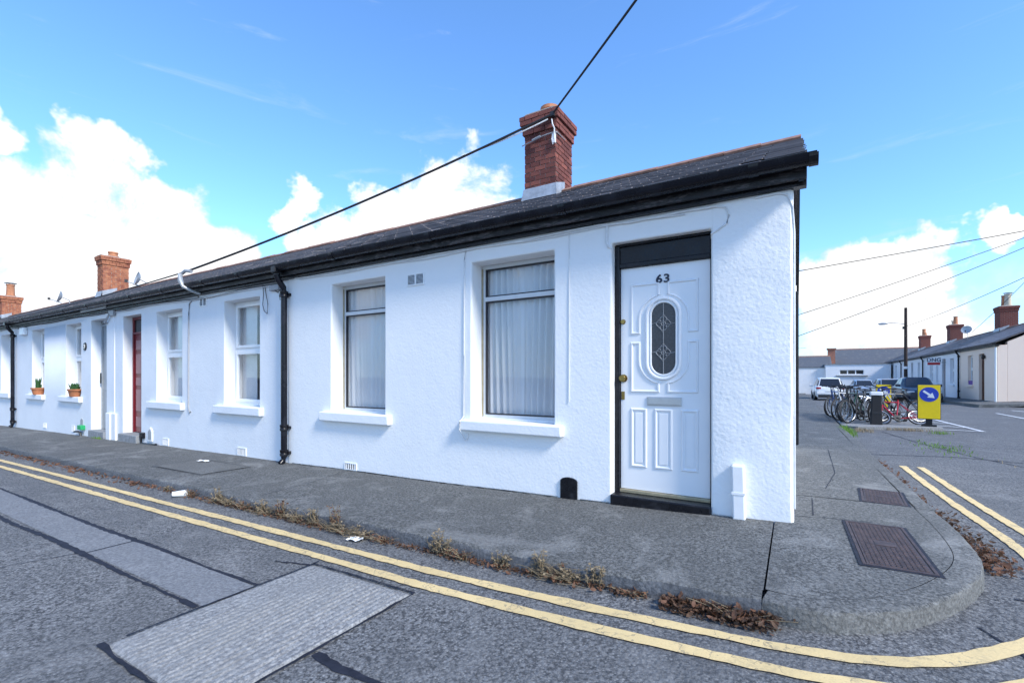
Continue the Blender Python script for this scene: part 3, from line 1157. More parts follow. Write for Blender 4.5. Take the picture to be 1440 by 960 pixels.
            for z0, z1 in ((zt + .03, zb - .05), (za + .06, zt - .03)):
                mb = MB()
                a, b_ = xa + w, xb - w
                g = 0.05
                for q in ((a, a + g, z0, z1), (b_ - g, b_, z0, z1), (a + g, b_ - g, z0, z0 + g), (a + g, b_ - g, z1 - g, z1)):
                    mb.box(q[0], q[1], f0 - 0.018, f0 + 0.03, q[2], q[3])
                sash = s.b(mb, 'sash', 'white_plastic', frame, bevel=0.005)
                s.b(MB().box(a + g - .004, b_ - g + .004, f0 + 0.004, f0 + 0.01, z0 + g - .004, z1 - g + .004), 'pane', 'window_glass', frame)
        if fill == 'curtain':
            rnd = random.Random(seed)
            for a, b_ in ((xa + 0.03, mid + 0.02), (mid - 0.02, xb - 0.03)):
                ph = [rnd.uniform(0, 6.28) for _ in range(4)]
                nf = rnd.uniform(5, 7)
                lean = 0.10 if a < mid - 0.1 else -0.10

                def fn(u, v):
                    amp = 0.013 + 0.010 * math.sin(u * 5 + ph[0])
                    yy = y + 0.062 + amp * math.sin(u * 2 * math.pi * nf + ph[1] + 0.6 * math.sin(v * 3 + ph[2])) + 0.006 * math.sin(u * 37 + ph[3] + v * 2)
                    x = a + (b_ - a) * u + lean * 0.4 * (1 - v) * math.sin(u * math.pi)
                    return (x, yy, za - 0.02 + (zb - za + 0.03) * v)
                s.b(MB().sheet(fn, 90, 8), 'curtain', 'net_curtain', frame, recalc=False, smooth=True)
        elif fill == 'blind':
            s.b(MB().box(xa + 0.02, xa + 0.02 + 0.42 * (xb - xa), y + 0.12, y + 0.13, za, zb), 'blind', 'blind', frame)
        elif fill == 'pale':
            rnd = random.Random(seed)
            ph = rnd.uniform(0, 6)
            s.b(MB().sheet(lambda u, v: (xa + 0.02 + (xb - xa - 0.04) * u, y + 0.13 + 0.015 * math.sin(u * 50 + ph), za + (zb - za) * v), 50, 2),
                'curtain', 'net_curtain', frame, recalc=False, smooth=True)
        if sill:
            mb = s.sill(*sill)
            s.b(mb, 'sill', s.wall, frame, bevel=0.016, seg=3, smooth=True)
        return frame

    def vent(s, xa, xb, za, zb, nlouv, upright=False, mat='white_plastic'):
        y = s.yf
        mb = MB()
        mb.box(xa, xb, y - 0.012, y + 0.0, za, za + 0.014)
        mb.box(xa, xb, y - 0.012, y + 0.0, zb - 0.014, zb)
        mb.box(xa, xa + 0.014, y - 0.0118, y + 0.0, za + .014, zb - .014)
        mb.box(xb - 0.014, xb, y - 0.0118, y + 0.0, za + .014, zb - .014)
        v = s.b(mb, 'air_vent', mat)
        s.b(MB().box(xa + .012, xb - .012, y - 0.003, y + 0.001, za + .012, zb - .012), 'vent_backing', 'gasket', v)
        mb = MB()
        if upright:
            for k in range(nlouv):
                x = xa + 0.014 + (xb - xa - 0.028) * (k + 0.5) / nlouv
                mb.box(x - 0.009, x + 0.009, y - 0.011, y - 0.002, za + 0.014, zb - 0.014)
        else:
            mx_ = (xa + xb) / 2
            mb.box(mx_ - 0.01, mx_ + 0.01, y - 0.013, y - 0.002, za + 0.014, zb - 0.014)
            for k in range(nlouv):
                z = za + 0.014 + (zb - za - 0.028) * (k + 0.5) / nlouv
                for a, b_ in ((xa + .014, mx_ - .01), (mx_ + .01, xb - .014)):
                    mb.add([(a, y - .014, z - .006), (b_, y - .014, z - .006), (b_, y - .004, z + .004), (a, y - .004, z + .004)], [(0, 1, 2, 3)])
        s.b(mb, 'louvres', mat, v, stuff=True)
        return v

    def cable(s, pts, r=0.006, mat='cable_white', name='cable'):
        return s.b(MB().tube([tuple(p) for p in pts], r, 6), name, mat, smooth=True)

    def chimney(s, xa, xb, ya, yb, ztop, each=True, pots=(), seed=2, cap=3, zlow=None, brick_mat='brick'):
        """brick stack: each=True lays every brick as a piece of its own"""
        rnd = random.Random(seed)
        sl = (RIDGE[1] - EAVE[1]) / (RIDGE[0] - EAVE[0])
        zroof = EAVE[1] + sl * (min(ya, RIDGE[0]) - EAVE[0])
        z0 = zlow if zlow else zroof + 0.0
        core = s.b(MB().box(xa + 0.012, xb - 0.012, ya + 0.012, yb - 0.012, zroof - 0.3, ztop - 0.012), 'chimney', 'mortar')
        ch = 0.076
        n = int((ztop - z0) / ch)
        z0 = ztop - n * ch
        joined = MB()
        meshes = {}

        def brick(x0, x1, y0, y1, za, zb):
            if each:
                key = (round(x1 - x0, 3), round(y1 - y0, 3))
                if key not in meshes:
                    mb = MB()
                    w, d, h = (x1 - x0) / 2, (y1 - y0) / 2, (zb - za) / 2
                    e = 0.004
                    mb.prism([(-w + e, -h), (w - e, -h), (w, -h + e), (w, h - e), (w - e, h), (-w + e, h), (-w, h - e), (-w, -h + e)], 1, -d, d)
                    me = bpy.data.meshes.new('brick')
                    me.from_pydata(mb.v, [], mb.f)
                    me.materials.append(MATS['brick'])
                    meshes[key] = me
                o = bpy.data.objects.new('brick', meshes[key])
                COL.objects.link(o)
                o.parent = core
                o.location = ((x0 + x1) / 2 - s.off[0] + rnd.uniform(-.002, .002), (y0 + y1) / 2 + rnd.uniform(-.002, .002), (za + zb) / 2)
                o.rotation_euler = (0, 0, rnd.gauss(0, 0.006))
            else:
                joined.box(x0, x1, y0, y1, za, zb)
        for k in range(n):
            za = z0 + k * ch + 0.004
            zb = z0 + (k + 1) * ch - 0.004
            # corbelled courses at the head
            o = {0: 0.065, 1: 0.062, 2: 0.03, 3: 0.03}.get(n - 1 - k, 0.0) if cap == 3 else (0.04 if n - 1 - k < 2 else 0.0)
            X0, X1, Y0, Y1 = xa - o, xb + o, ya - o, yb + o
            j = 0.0065
            bd = 0.105
            W, D = X1 - X0, Y1 - Y0
            if k % 2 == 0:     # stretchers on front/back, headers between on the sides
                nb = max(2, int(round(W / 0.225)))
                for i in range(nb):
                    for yy in (Y0, Y1 - bd):
                        brick(X0 + W * i / nb + j, X0 + W * (i + 1) / nb - j, yy, yy + bd, za, zb)
                ns = max(1, int(round((D - 2 * bd) / 0.225)))
                for i in range(ns):
                    for xx in (X0, X1 - bd):
                        brick(xx, xx + bd, Y0 + bd + (D - 2 * bd) * i / ns + j, Y0 + bd + (D - 2 * bd) * (i + 1) / ns - j, za, zb)
            else:
                ns = max(2, int(round(D / 0.225)))
                for i in range(ns):
                    for xx in (X0, X1 - bd):
                        brick(xx, xx + bd, Y0 + D * i / ns + j, Y0 + D * (i + 1) / ns - j, za, zb)
                nb = max(1, int(round((W - 2 * bd) / 0.225)))
                for i in range(nb):
                    for yy in (Y0, Y1 - bd):
                        brick(X0 + bd + (W - 2 * bd) * i / nb + j, X0 + bd + (W - 2 * bd) * (i + 1) / nb - j, yy, yy + bd, za, zb)
        if joined.v:
            joined.build('bricks', brick_mat, core, s.off, stuff=True)
        s.b(MB().prism([(xa - 0.03, ztop), (xb + 0.03, ztop), (xb - 0.04, ztop + 0.035), (xa + 0.04, ztop + 0.035)], 1, ya - 0.03, yb + 0.03), 'flaunching', 'mortar', core)
        # lead apron and side flashing
        mb = MB()
        zf = zroof
        zr = EAVE[1] + sl * (yb - EAVE[0])
        e = 0.012
        mb.add([(xa - 0.03, ya - 0.06, zf + 0.0), (xb + 0.03, ya - 0.06, zf + 0.0), (xb + e, ya - e, zf + 0.2), (xa - e, ya - e, zf + 0.2)], [(0, 1, 2, 3)])
        ym = RIDGE[0]
        zm = EAVE[1] + sl * (ym - EAVE[0])
        for xx in (xa - e, xb + e):
            mb.add([(xx, ya - e, zf - 0.02), (xx, ym, zm - 0.02), (xx, ym, zm + 0.17), (xx, ya - e, zf + 0.2)], [(0, 1, 2, 3)])
        s.b(mb, 'lead_flashing', 'lead', core)
        for (px, py, r_, h, mat, cowl) in pots:
            mb = MB()
            mb.lathe([(r_ * 1.05, ztop + 0.03), (r_ * 1.15, ztop + 0.04), (r_ * 1.15, ztop + 0.08), (r_ * 0.95, ztop + 0.1), (r_ * 0.85, ztop + h - 0.06),
                      (r_ * 1.0, ztop + h - 0.05), (r_ * 1.0, ztop + h), (r_ * 0.75, ztop + h), (r_ * 0.72, ztop + h - 0.15)], 14, (px, py, 0))
            p = s.b(mb, 'chimney_pot', mat, core, smooth=True)
            if cowl:
                mb = MB()
                mb.lathe([(0.001, ztop + h + 0.11), (r_ * 1.4, ztop + h + 0.08), (r_ * 1.4, ztop + h + 0.06), (0.001, ztop + h + 0.06)], 12, (px, py, 0))
                for a in range(4):
                    mb.tube([(px + r_ * 0.9 * math.cos(a * 1.57), py + r_ * 0.9 * math.sin(a * 1.57), ztop + h - 0.01),
                             (px + r_ * 0.9 * math.cos(a * 1.57), py + r_ * 0.9 * math.sin(a * 1.57), ztop + h + 0.07)], 0.01, 5)
                s.b(mb, 'cowl', 'lamp_metal', p)
        return core


ROW = 'cottages of the white terrace'
# ================================================================== cottage with the white door
h = House('cottage', 'white rendered end cottage with white panelled door numbered 63 and big brick chimney', -6.60, 0.0, wall='white_render', group=ROW)
WL = (-5.593, -4.534, 0.66, 2.46)
WR = (-3.142, -2.093, 0.66, 2.46)
DR = (-1.480, -0.590, -0.9, 2.435)
h.front([WL, WR, DR], top=2.70, bevel=0.018)
h.shell(right_gable=True)
h.floor()
# thicker plaster at the corner, wrapped round the quoin
mb = MB()
zs = steps(-0.9, 2.64, 0.12)
rc = random.Random(4)
prof = []
for z in zs:
    w = rc.uniform(-.004, .004)
    prof.append([(-0.575, -0.002, z), (-0.53, -0.008 + w * .3, z), (-0.3, -0.012 + w, z), (-0.05, -0.016 + w, z), (0.0 + w, -0.013, z), (0.02 + w, 0.012 + w, z), (0.022 + w, 0.1, z), (0.012, 0.34, z), (0.002, 0.5, z)])
m_ = len(prof[0])
mb.v = [p for q in prof for p in q]
mb.f = [(i * m_ + k, i * m_ + k + 1, (i + 1) * m_ + k + 1, (i + 1) * m_ + k) for i in range(len(prof) - 1) for k in range(m_ - 1)]
h.b(mb, 'corner_render', 'stipple_render', smooth=True)
roof63 = h.roof(over_r=0.10, each=300, seed=3)
gut = h.eaves(over_r=0.11, joints=(-0.25, -1.9, -3.6, -5.3))
h.downpipe(-6.60, zbot=-0.165)
for w_, sl_, sd in ((WL, (-5.78, -4.406, 0.53, 0.659), 1), (WR, (-3.274, -1.981, 0.54, 0.657), 2)):
    h.window(*w_, 0.21, 'alu', sl_, sd)
h.vent(-4.134, -3.851, 2.285, 2.435, 8)
h.vent(-5.307, -5.062, -0.125, -0.025, 5, upright=True, mat='white_plastic')
# door set
yd = 0.125
dm = MB()
dm.box(-1.4785, -1.43, yd - 0.035, yd + 0.07, -0.05, 2.434)
dm.box(-0.61, -0.5915, yd - 0.02, yd + 0.07, -0.05, 2.434)
dm.box(-1.43, -0.61, yd - 0.035, yd + 0.07, 2.205, 2.245)
dm.box(-1.43, -0.61, yd - 0.02, yd + 0.05, 2.245, 2.41)
dm.box(-1.43, -0.61, yd - 0.045, yd + 0.05, 2.41, 2.434)
dfr = h.b(dm, 'door_frame', 'black_paint', bevel=0.005)
h.b(MB().box(-1.479, -0.591, -0.045, yd + 0.1, -0.2, 0.035), 'threshold', 'black_paint', bevel=0.012)
h.b(MB().box(-1.43, -0.61, yd - 0.03, yd + 0.04, 0.036, 0.066), 'weather_bar', 'gold_trim', bevel=0.004)
door = h.b(MB().box(-1.428, -0.612, yd, yd + 0.045, 0.068, 2.203), 'door', 'door_white', bevel=0.004)
dcx = -1.02


def moulding(pts, closed=True, w=0.013, d=0.011, name='moulding', mat='door_white'):
    """raised bead planted on the door along a path of (x, z)"""
    P2 = [Vector(p) for p in pts]
    n = len(P2)
    mb = MB()
    m2 = []
    for i in range(n):
        a = P2[(i - 1) % n] if closed or i > 0 else P2[i]
        b_ = P2[(i + 1) % n] if closed or i < n - 1 else P2[i]
        t1, t2 = (P2[i] - a), (b_ - P2[i])
        t1 = t1.normalized() if t1.length > 1e-6 else t2.normalized()
        t2 = t2.normalized() if t2.length > 1e-6 else t1
        t = (t1 + t2)
        t = t.normalized() if t.length > 1e-6 else t1
        nn = Vector((-t.y, t.x))
        k = 1.0 / max(0.5, math.sqrt((1 + t1.dot(t2)) / 2))
        m2.append((P2[i], nn * k))
    for p, nn in m2:
        for o_, dd in ((-w, 0.0), (-w * 0.35, -d), (w * 0.35, -d), (w, 0.0)):
            q = p + nn * o_
            mb.v.append((q.x, yd + dd, q.y))
    for i in range(n if closed else n - 1):
        j = (i + 1) % n
        for k in range(3):
            mb.f.append((i * 4 + k, j * 4 + k, j * 4 + k + 1, i * 4 + k + 1))
    return h.b(mb, name, mat, door)


def rect(x0, x1, z0, z1):
    return [(x0, z0), (x1, z0), (x1, z1), (x0, z1)]


for x0, x1 in ((-1.315, -1.185), (-1.09, -0.95), (-0.85, -0.722)):
    moulding(rect(x0, x1, 0.30, 0.84))
    q = MB()
    q.prism([(x0 + .03, .33), (x1 - .03, .33), (x1 - .03, .81), (x0 + .03, .81)], 1, yd - 0.006, yd)
    h.b(q, 'panel', 'door_white', door, bevel=0.004)


def oval(rx, top, bot, n=14):
    pts = [(dcx + rx * math.cos(a), top - rx + rx * math.sin(a)) for a in [math.pi * k / n for k in range(n + 1)]]
    pts += [(dcx + rx * math.cos(a), bot + rx + rx * math.sin(a)) for a in [math.pi + math.pi * k / n for k in range(n + 1)]]
    return pts


# four corner panels, each curved round the oval light
zc_t, zc_b = 2.03, 1.015
R2 = 0.225
for sx in (-1, 1):
    xo = dcx + sx * 0.298
    gx = dcx + sx * 0.045
    # upper
    pts = [(gx, zc_t), (xo, zc_t), (xo, 1.57), (dcx + sx * R2, 1.57)]
    pts += [(dcx + sx * R2 * math.cos(a), 1.70 + R2 * math.sin(a)) for a in [math.pi / 2 * k / 8 for k in range(8)]]
    pts += [(gx, 1.70 + R2 * 0.98)]
    moulding(pts, w=0.012)
    pts = [(gx, zc_b), (xo, zc_b), (xo, 1.475), (dcx + sx * R2, 1.475)]
    pts += [(dcx + sx * R2 * math.cos(a), 1.315 - R2 * math.sin(a)) for a in [math.pi / 2 * k / 8 for k in range(8)]]
    pts += [(gx, 1.315 - R2 * 0.98)]
    moulding(pts, w=0.012)
moulding(oval(0.15, 1.885, 1.135), w=0.018, d=0.02, name='glazing_bead')
gl = oval(0.107, 1.842, 1.178)
h.b(MB().prism(gl, 1, yd - 0.004, yd), 'oval_pane', 'leaded_glass', door)
moulding(oval(0.118, 1.853, 1.167), w=0.012, d=0.012, name='glazing_bead')
# lead came pattern: upright line and two flower shapes
mb = MB()
yl = yd - 0.007
mb.tube([(dcx, yl, 1.18), (dcx, yl, 1.84)], 0.003, 4)
for zc in (1.65, 1.38):
    for k in range(4):
        a = k * math.pi / 2
        mb.tube([(dcx + 0.034 * math.cos(a) + 0.03 * math.cos(t_), yl, zc + 0.034 * math.sin(a) + 0.03 * math.sin(t_)) for t_ in [a - 2.1 + 4.2 * i / 8 for i in range(9)]], 0.0026, 4)
    mb.tube([(dcx + 0.02 * math.cos(t_), yl, zc + 0.02 * math.sin(t_)) for t_ in [2 * math.pi * i / 10 for i in range(11)]], 0.0026, 4)
    mb.tube([(dcx - 0.104, yl, zc), (dcx - 0.05, yl, zc + 0.012), (dcx, yl, zc), (dcx + 0.05, yl, zc - 0.012), (dcx + 0.104, yl, zc)], 0.0026, 4)
    mb.tube([(dcx - 0.07, yl, zc), (dcx, yl, zc + 0.085), (dcx + 0.07, yl, zc), (dcx, yl, zc - 0.085), (dcx - 0.07, yl, zc)], 0.0026, 4)
h.b(mb, 'lead_came', 'lead_came', door)
lp = h.b(MB().box(-1.17, -0.855, yd - 0.012, yd, 0.882, 0.965), 'letter_plate', 'silver', door, bevel=0.004)
h.b(MB().box(-1.155, -0.87, yd - 0.018, yd - 0.012, 0.893, 0.954), 'flap', 'silver', lp, bevel=0.003)


def knob(x, z, r_, name, ln=0.05):
    mb = MB()
    mb.lathe([(0.001, -ln), (r_ * 0.8, -ln), (r_, -ln + 0.012), (r_ * 0.85, -ln + 0.025), (r_ * 0.45, -ln + 0.032), (r_ * 0.45, -0.006), (r_ * 1.15, -0.005), (r_ * 1.15, 0.0)],
             16, (x, yd, z), axis=1)
    h.b(mb, name, 'brass', door, smooth=True)


knob(-1.40, 1.138, 0.034, 'door_knob', 0.06)
knob(-1.405, 1.688, 0.022, 'door_lock', 0.02)
h.b(MB().box(-1.423, -1.388, yd - 0.006, yd, 0.93, 1.01), 'keyhole_plate', 'brass', door, bevel=0.003)


def text_mesh(body, size, mat, parent, loc, rot, name, depth=0.003, offset=0.0, spacing=1.0, xs=1.0):
    cu = bpy.data.curves.new(name, 'FONT')
    cu.body = body
    cu.size = size
    cu.extrude = depth
    cu.offset = offset
    cu.space_character = spacing
    cu.align_x = 'CENTER'
    cu.align_y = 'CENTER'
    tmp = bpy.data.objects.new('tmp', cu)
    COL.objects.link(tmp)
    dg = bpy.context.evaluated_depsgraph_get()
    me = bpy.data.meshes.new_from_object(tmp.evaluated_get(dg))
    bpy.data.objects.remove(tmp)
    me.materials.clear()
    me.materials.append(MATS[mat])
    o = bpy.data.objects.new(name, me)
    COL.objects.link(o)
    o.parent = parent
    o.location = loc
    o.rotation_euler = rot
    o.scale = (xs, 1, 1)
    return o


text_mesh('63', 0.108, 'sign_ink', door, (dcx - 0.005 - h.off[0], yd - 0.004, 2.066), (R(90), 0, 0), 'door_number', 0.003, 0.0024, 1.12, 1.15)
# black arched cover at the wall foot, white casing, cables
arch = [(-2.014, -0.16), (-1.83, -0.16), (-1.83, 0.10)] + [(-1.922 + 0.092 * math.cos(a), 0.10 + 0.04 * math.sin(a)) for a in [math.pi * k / 8 for k in range(1, 8)]] + [(-2.014, 0.10)]
h.b(MB().prism(arch, 1, -0.022, 0.002), 'vent_cover', 'black_paint', bevel=0.006)
mb = MB()
Mx = Matrix.Translation((-0.362, -0.055, 0)) @ Matrix.Rotation(R(-1.5), 4, 'Y')
mb.box(-0.05, 0.045, -0.03, 0.05, -0.03, 0.42, Mx)
cs = h.b(mb, 'pipe_casing', 'white_plastic', bevel=0.012)
h.b(MB().box(-0.053, 0.048, -0.034, 0.05, 0.18, 0.2, Mx), 'casing_band', 'white_plastic', cs)
h.cable([(-3.2, -0.01, 2.66), (-3.235, -0.012, 2.5), (-3.238, -0.012, 1.4), (-3.24, -0.012, 0.7), (-3.245, -0.085, 0.64), (-3.25, -0.085, 0.55), (-3.24, -0.02, 0.47),
         (-3.22, -0.01, 0.42), (-3.19, -0.01, 0.44), (-3.18, -0.01, 0.5)], 0.006)
h.cable([(-6.4, -0.02, 2.63)] + [(x, -0.014, 2.615 + 0.012 * math.sin(x * 3)) for x in steps(-6, -1.6, 0.3)] +
        [(-1.3, -0.014, 2.60), (-0.8, -0.014, 2.615), (-0.55, -0.014, 2.61), (-0.47, -0.014, 2.585), (-0.445, -0.014, 2.52), (-0.465, -0.014, 2.45), (-0.53, -0.014, 2.41), (-0.585, 0.0, 2.385), (-0.59, 0.05, 2.36)], 0.009)
h.cable([(x, -0.018, 2.598 + 0.01 * math.sin(x * 4 + 1)) for x in steps(-6.3, -0.8, 0.25)], 0.005, 'cable_white')
h.cable([(-1.52, -0.012, 2.6), (-1.525, -0.012, 2.45), (-1.50, -0.012, 2.40), (-1.485, 0.02, 2.38)], 0.012)
h.cable([(-0.25, -0.022, 2.62), (-0.08, -0.024, 2.625), (-0.02, -0.02, 2.6), (0.012, -0.004, 2.5), (0.026, 0.012, 2.3), (0.028, 0.02, 0.1)], 0.009)
h.cable([(-1.92, -0.008, 2.63), (-1.915, -0.008, 1.6), (-1.92, -0.008, 0.9)], 0.004)
# verge boards along the gable top, front and rear pitch
mb = MB()
sl = (RIDGE[1] - EAVE[1]) / (RIDGE[0] - EAVE[0])
for (ya, yb, za, zb) in ((EAVE[0] + .06, RIDGE[0], EAVE[1] + .02, RIDGE[1] - .05), (RIDGE[0], 2 * RIDGE[0] - EAVE[0] - .02, RIDGE[1] - .05, EAVE[1] - .02)):
    mb.prism([(ya, za - 0.2), (yb, zb - 0.2), (yb, zb), (ya, za)], 0, 0.055, 0.09)
h.b(mb, 'verge_board', 'black_paint')
h.b(MB().box(0.03, 0.085, 4.9, 4.98, 0.0, 2.6), 'rear_pipe', 'black_paint', bevel=0.02)
# chimney
chim = h.chimney(-3.775, -3.205, 2.34, 2.97, 5.40, each=True, pots=((-3.45, 2.62, 0.16, 0.2, 'terracotta', False),), seed=8)
# cable hardware on the stack
hw = MB()
hw.tube([(-3.80, 2.30, 4.93), (-3.62, 2.29, 4.955), (-3.42, 2.285, 4.99), (-3.2, 2.285, 5.0), (-3.17, 2.31, 5.0), (-3.165, 2.6, 5.0)], 0.009, 5)
hw.tube([(-3.6, 2.285, 4.965), (-3.45, 2.28, 4.99)], 0.02, 6)
h.b(hw, 'turnbuckle', 'cable_grey', chim)
hw = MB()
hw.tube([(-3.24, 2.26, 5.2), (-3.23, 2.27, 5.12), (-3.2, 2.28, 5.05), (-3.21, 2.29, 4.9), (-3.235, 2.295, 4.82), (-3.25, 2.29, 4.9), (-3.24, 2.29, 5.0)], 0.011, 5)
hw.box(-3.245, -3.195, 2.285, 2.325, 4.84, 5.0)
h.b(hw, 'insulator', 'cable_white', chim)
hw = MB()
hw.box(-3.26, -3.19, 2.24, 2.30, 5.24, 5.31)
h.b(hw, 'cable_bracket', 'trim_dark', chim)

# ================================================================== cottage with the red door
h2 = House('cottage', 'white cottage with dark red door and white plastic windows, no chimney of its own', -13.02, -6.601, group=ROW, yf=0.012)
A = (-11.00, -9.945, 0.66, 2.46)
B = (-8.456, -7.383, 0.66, 2.46)
D = (-12.60, -11.70, -0.9, 2.475)
h2.front([A, B, D])
h2.shell()
h2.floor()
h2.roof(seed=5)
h2.eaves(joints=(-7.6, -8.7, -10.2, -11.6, -12.7))
h2.window(*A, 0.19, 'upvc', (-11.30, -9.85, 0.52, 0.657), 3, 'blind')
h2.window(*B, 0.19, 'upvc', (-8.70, -7.27, 0.52, 0.657), 4, 'blind')
h2.vent(-9.28, -9.03, 2.43, 2.59, 8)
h2.vent(-8.03, -7.76, -0.165, -0.03, 6, upright=True)
h2.vent(-10.72, -10.47, -0.2, -0.06, 6, upright=True)


def plain_door(hh, xa, xb, zt, zb, depth, mat, light, panels, pmat, lmat='dark_glass', name='door'):
    y = hh.yf + depth
    fr = MB()
    fr.box(xa + .002, xa + 0.05, y - 0.03, y + 0.06, zb, zt - .002)
    fr.box(xb - 0.05, xb - .002, y - 0.03, y + 0.06, zb, zt - .002)
    fr.box(xa + .05, xb - .05, y - 0.03, y + 0.06, zt - 0.06, zt - .002)
    fr.box(xa + .05, xb - .05, y - 0.03, y + 0.06, light - 0.05, light)
    hh.b(fr, 'door_frame', mat, bevel=0.005)
    hh.b(MB().box(xa + .05, xb - .05, y, y + .02, light, zt - .06), 'top_light', lmat)
    d = hh.b(MB().box(xa + .052, xb - .052, y, y + 0.045, zb + .005, light - .052), name, mat, bevel=0.004)
    for (a, b_, c, e) in panels:
        w = xb - xa - 0.104
        x0, x1 = xa + .052 + a * w, xa + .052 + b_ * w
        H = light - .052 - zb
        hh.b(MB().box(x0, x1, y - 0.016, y, zb + c * H, zb + e * H), 'panel', pmat, d, bevel=0.006)
    return d


six = [(a, b_, c, e) for a, b_ in ((0.12, 0.44), (0.56, 0.88)) for c, e in ((0.06, 0.16), (0.22, 0.44), (0.48, 0.56), (0.6, 0.8), (0.84, 0.94))]
d2 = plain_door(h2, -12.60, -11.70, 2.475, -0.07, 0.2, 'red_paint', 2.14, six, 'pale_red_paint')
h2.b(MB().box(-12.599, -11.701, -0.08, 0.33, -0.6, -0.075), 'door_step', 'step_stone', bevel=0.015)
h2.cable([(-9.3, -0.0, 2.62), (-9.52, 0.0, 2.59), (-9.64, 0.0, 2.52), (-9.67, 0.0, 2.3), (-9.68, 0.0, 1.4), (-9.685, 0.0, 0.6), (-9.63, 0.0, 0.48), (-9.6, 0.0, 0.52)], 0.011, 'cable_grey')
for k in range(3):
    h2.cable([(x, -0.005 - 0.006 * k, 2.622 - 0.012 * k + 0.012 * math.sin(x * 2.3 + k) - 0.03 * math.exp(-((x + 8.8) ** 2))) for x in steps(-12.9, -6.75, 0.3)], 0.006, ('cable_grey', 'cable_black', 'cable_white')[k])
h2.cable([(-7.25, -0.01, 2.62), (-7.22, -0.02, 2.45), (-7.24, -0.02, 2.3), (-7.2, -0.02, 2.2), (-7.12, -0.02, 2.15), (-7.1, -0.02, 2.3), (-7.16, -0.02, 2.5), (-7.2, -0.01, 2.6)], 0.006, 'cable_black')
h2.cable([(-6.95, -0.01, 2.6), (-6.9, -0.03, 2.5), (-6.82, -0.03, 2.46), (-6.75, -0.03, 2.5), (-6.78, -0.03, 2.4), (-6.76, -0.03, 2.34)], 0.007, 'cable_black')
mb = MB()
mb.box(-7.05, -6.8, -0.04, 0.011, 2.5, 2.58)
h2.b(mb, 'junction_box', 'cable_grey', bevel=0.012)
mb = MB()
mb.tube([(-9.30, -0.30, 2.98), (-9.29, -0.30, 2.86), (-9.27, -0.27, 2.76), (-9.18, -0.15, 2.68), (-9.1, -0.06, 2.64)], [0.035, 0.045, 0.03, 0.024, 0.02], 8)
mb.tube([(-9.34, -0.25, 3.0), (-9.25, -0.24, 3.04), (-9.12, -0.2, 3.02)], 0.03, 7)
h2.b(mb, 'cable_clamp', 'lamp_metal', smooth=True)
mb = MB()
mb.box(-11.66, -11.50, -0.04, 0.011, -0.12, 0.0)
h2.b(mb, 'drain_box', 'black_paint', bevel=0.01)
h2.b(MB().tube([(-11.58, -0.03, -0.08), (-11.56, -0.04, -0.22), (-11.2, -0.04, -0.215), (-10.9, -0.035, -0.2)], 0.022, 7), 'drain_pipe', 'black_paint', smooth=True)
niche = [(-11.35, -0.16), (-11.15, -0.16), (-11.15, 0.04), (-11.19, 0.1), (-11.25, 0.12), (-11.31, 0.1), (-11.35, 0.04)]
h2.b(MB().prism(niche, 1, -0.012, 0.013), 'vent_cover', 'white_plastic', bevel=0.004)
h2.b(MB().prism([(-11.32, -0.13), (-11.18, -0.13), (-11.18, 0.03), (-11.25, 0.09), (-11.32, 0.03)], 1, -0.014, -0.0125), 'vent_recess', 'cable_grey')

# ================================================================== cottage with the grey door and flower pots
h3 = House('cottage', 'white cottage with grey door and potted plants on its window sills', -20.27, -13.021, group=ROW, yf=0.0)
A = (-18.73, -17.69, 0.66, 2.49)
B = (-16.04, -14.99, 0.66, 2.49)
D = (-14.36, -13.45, -0.9, 2.50)
h3.front([A, B, D])
h3.shell()
h3.floor()
h3.roof(seed=6)
h3.eaves(joints=(-13.9, -15.4, -17, -18.6, -19.8))
h3.window(*A, 0.2, 'upvc', (-19.05, -17.62, 0.52, 0.657), 5, 'blind')
h3.window(*B, 0.2, 'upvc', (-16.40, -14.9, 0.52, 0.657), 6, 'blind')
h3.vent(-17.75, -17.5, -0.25, -0.11, 6, upright=True)
h3.vent(-15.6, -15.4, -0.23, -0.07, 6, upright=True)
d3 = plain_door(h3, -14.36, -13.45, 2.50, -0.1, 0.22, 'grey_door_paint', 2.42, [(0.15, 0.85, 0.05, 0.3), (0.15, 0.85, 0.38, 0.5), (0.2, 0.8, 0.58, 0.93)], 'grey_door_paint')
h3.b(MB().box(-14.359, -13.451, -0.06, 0.33, -0.6, -0.105), 'door_step', 'step_stone', bevel=0.015)
h3.b(MB().tube([(-14.26, 0.15, 1.0), (-14.26, 0.15, 1.25)], 0.015, 6), 'door_handle', 'trim_dark')
mb = MB()
mb.lathe([(0.001, -0.025), (0.09, -0.02), (0.1, 0.0)], 20, (-14.72, 0.0, 1.89), axis=1)
pl = h3.b(mb, 'number_plaque', 'black_paint', smooth=True)
mb = MB().lathe([(0.03, -0.03), (0.05, -0.03), (0.05, -0.02), (0.03, -0.02)], 14, (-14.72, 0.0, 1.89), axis=1)
h3.b(mb, 'plaque_emblem', 'paper_white', pl)
h3.b(MB().box(-13.33, -13.1, -0.06, 0.005, -0.32, 0.34), 'pipe_casing', 'white_plastic', bevel=0.012)
h3.b(MB().box(-13.09, -12.86, -0.04, 0.005, -0.32, 0.34), 'pipe_casing', 'white_plastic', bevel=0.012)
h3.b(MB().box(-14.95, -14.72, -0.09, 0.002, -0.13, -0.02), 'meter_box', 'green_plastic', bevel=0.01)
h3.b(MB().tube([(-15.25, -0.05, -0.2), (-15.0, -0.06, -0.18), (-14.85, -0.06, -0.2), (-14.8, -0.06, -0.3)], 0.025, 7), 'drain_pipe', 'trim_dark', smooth=True)
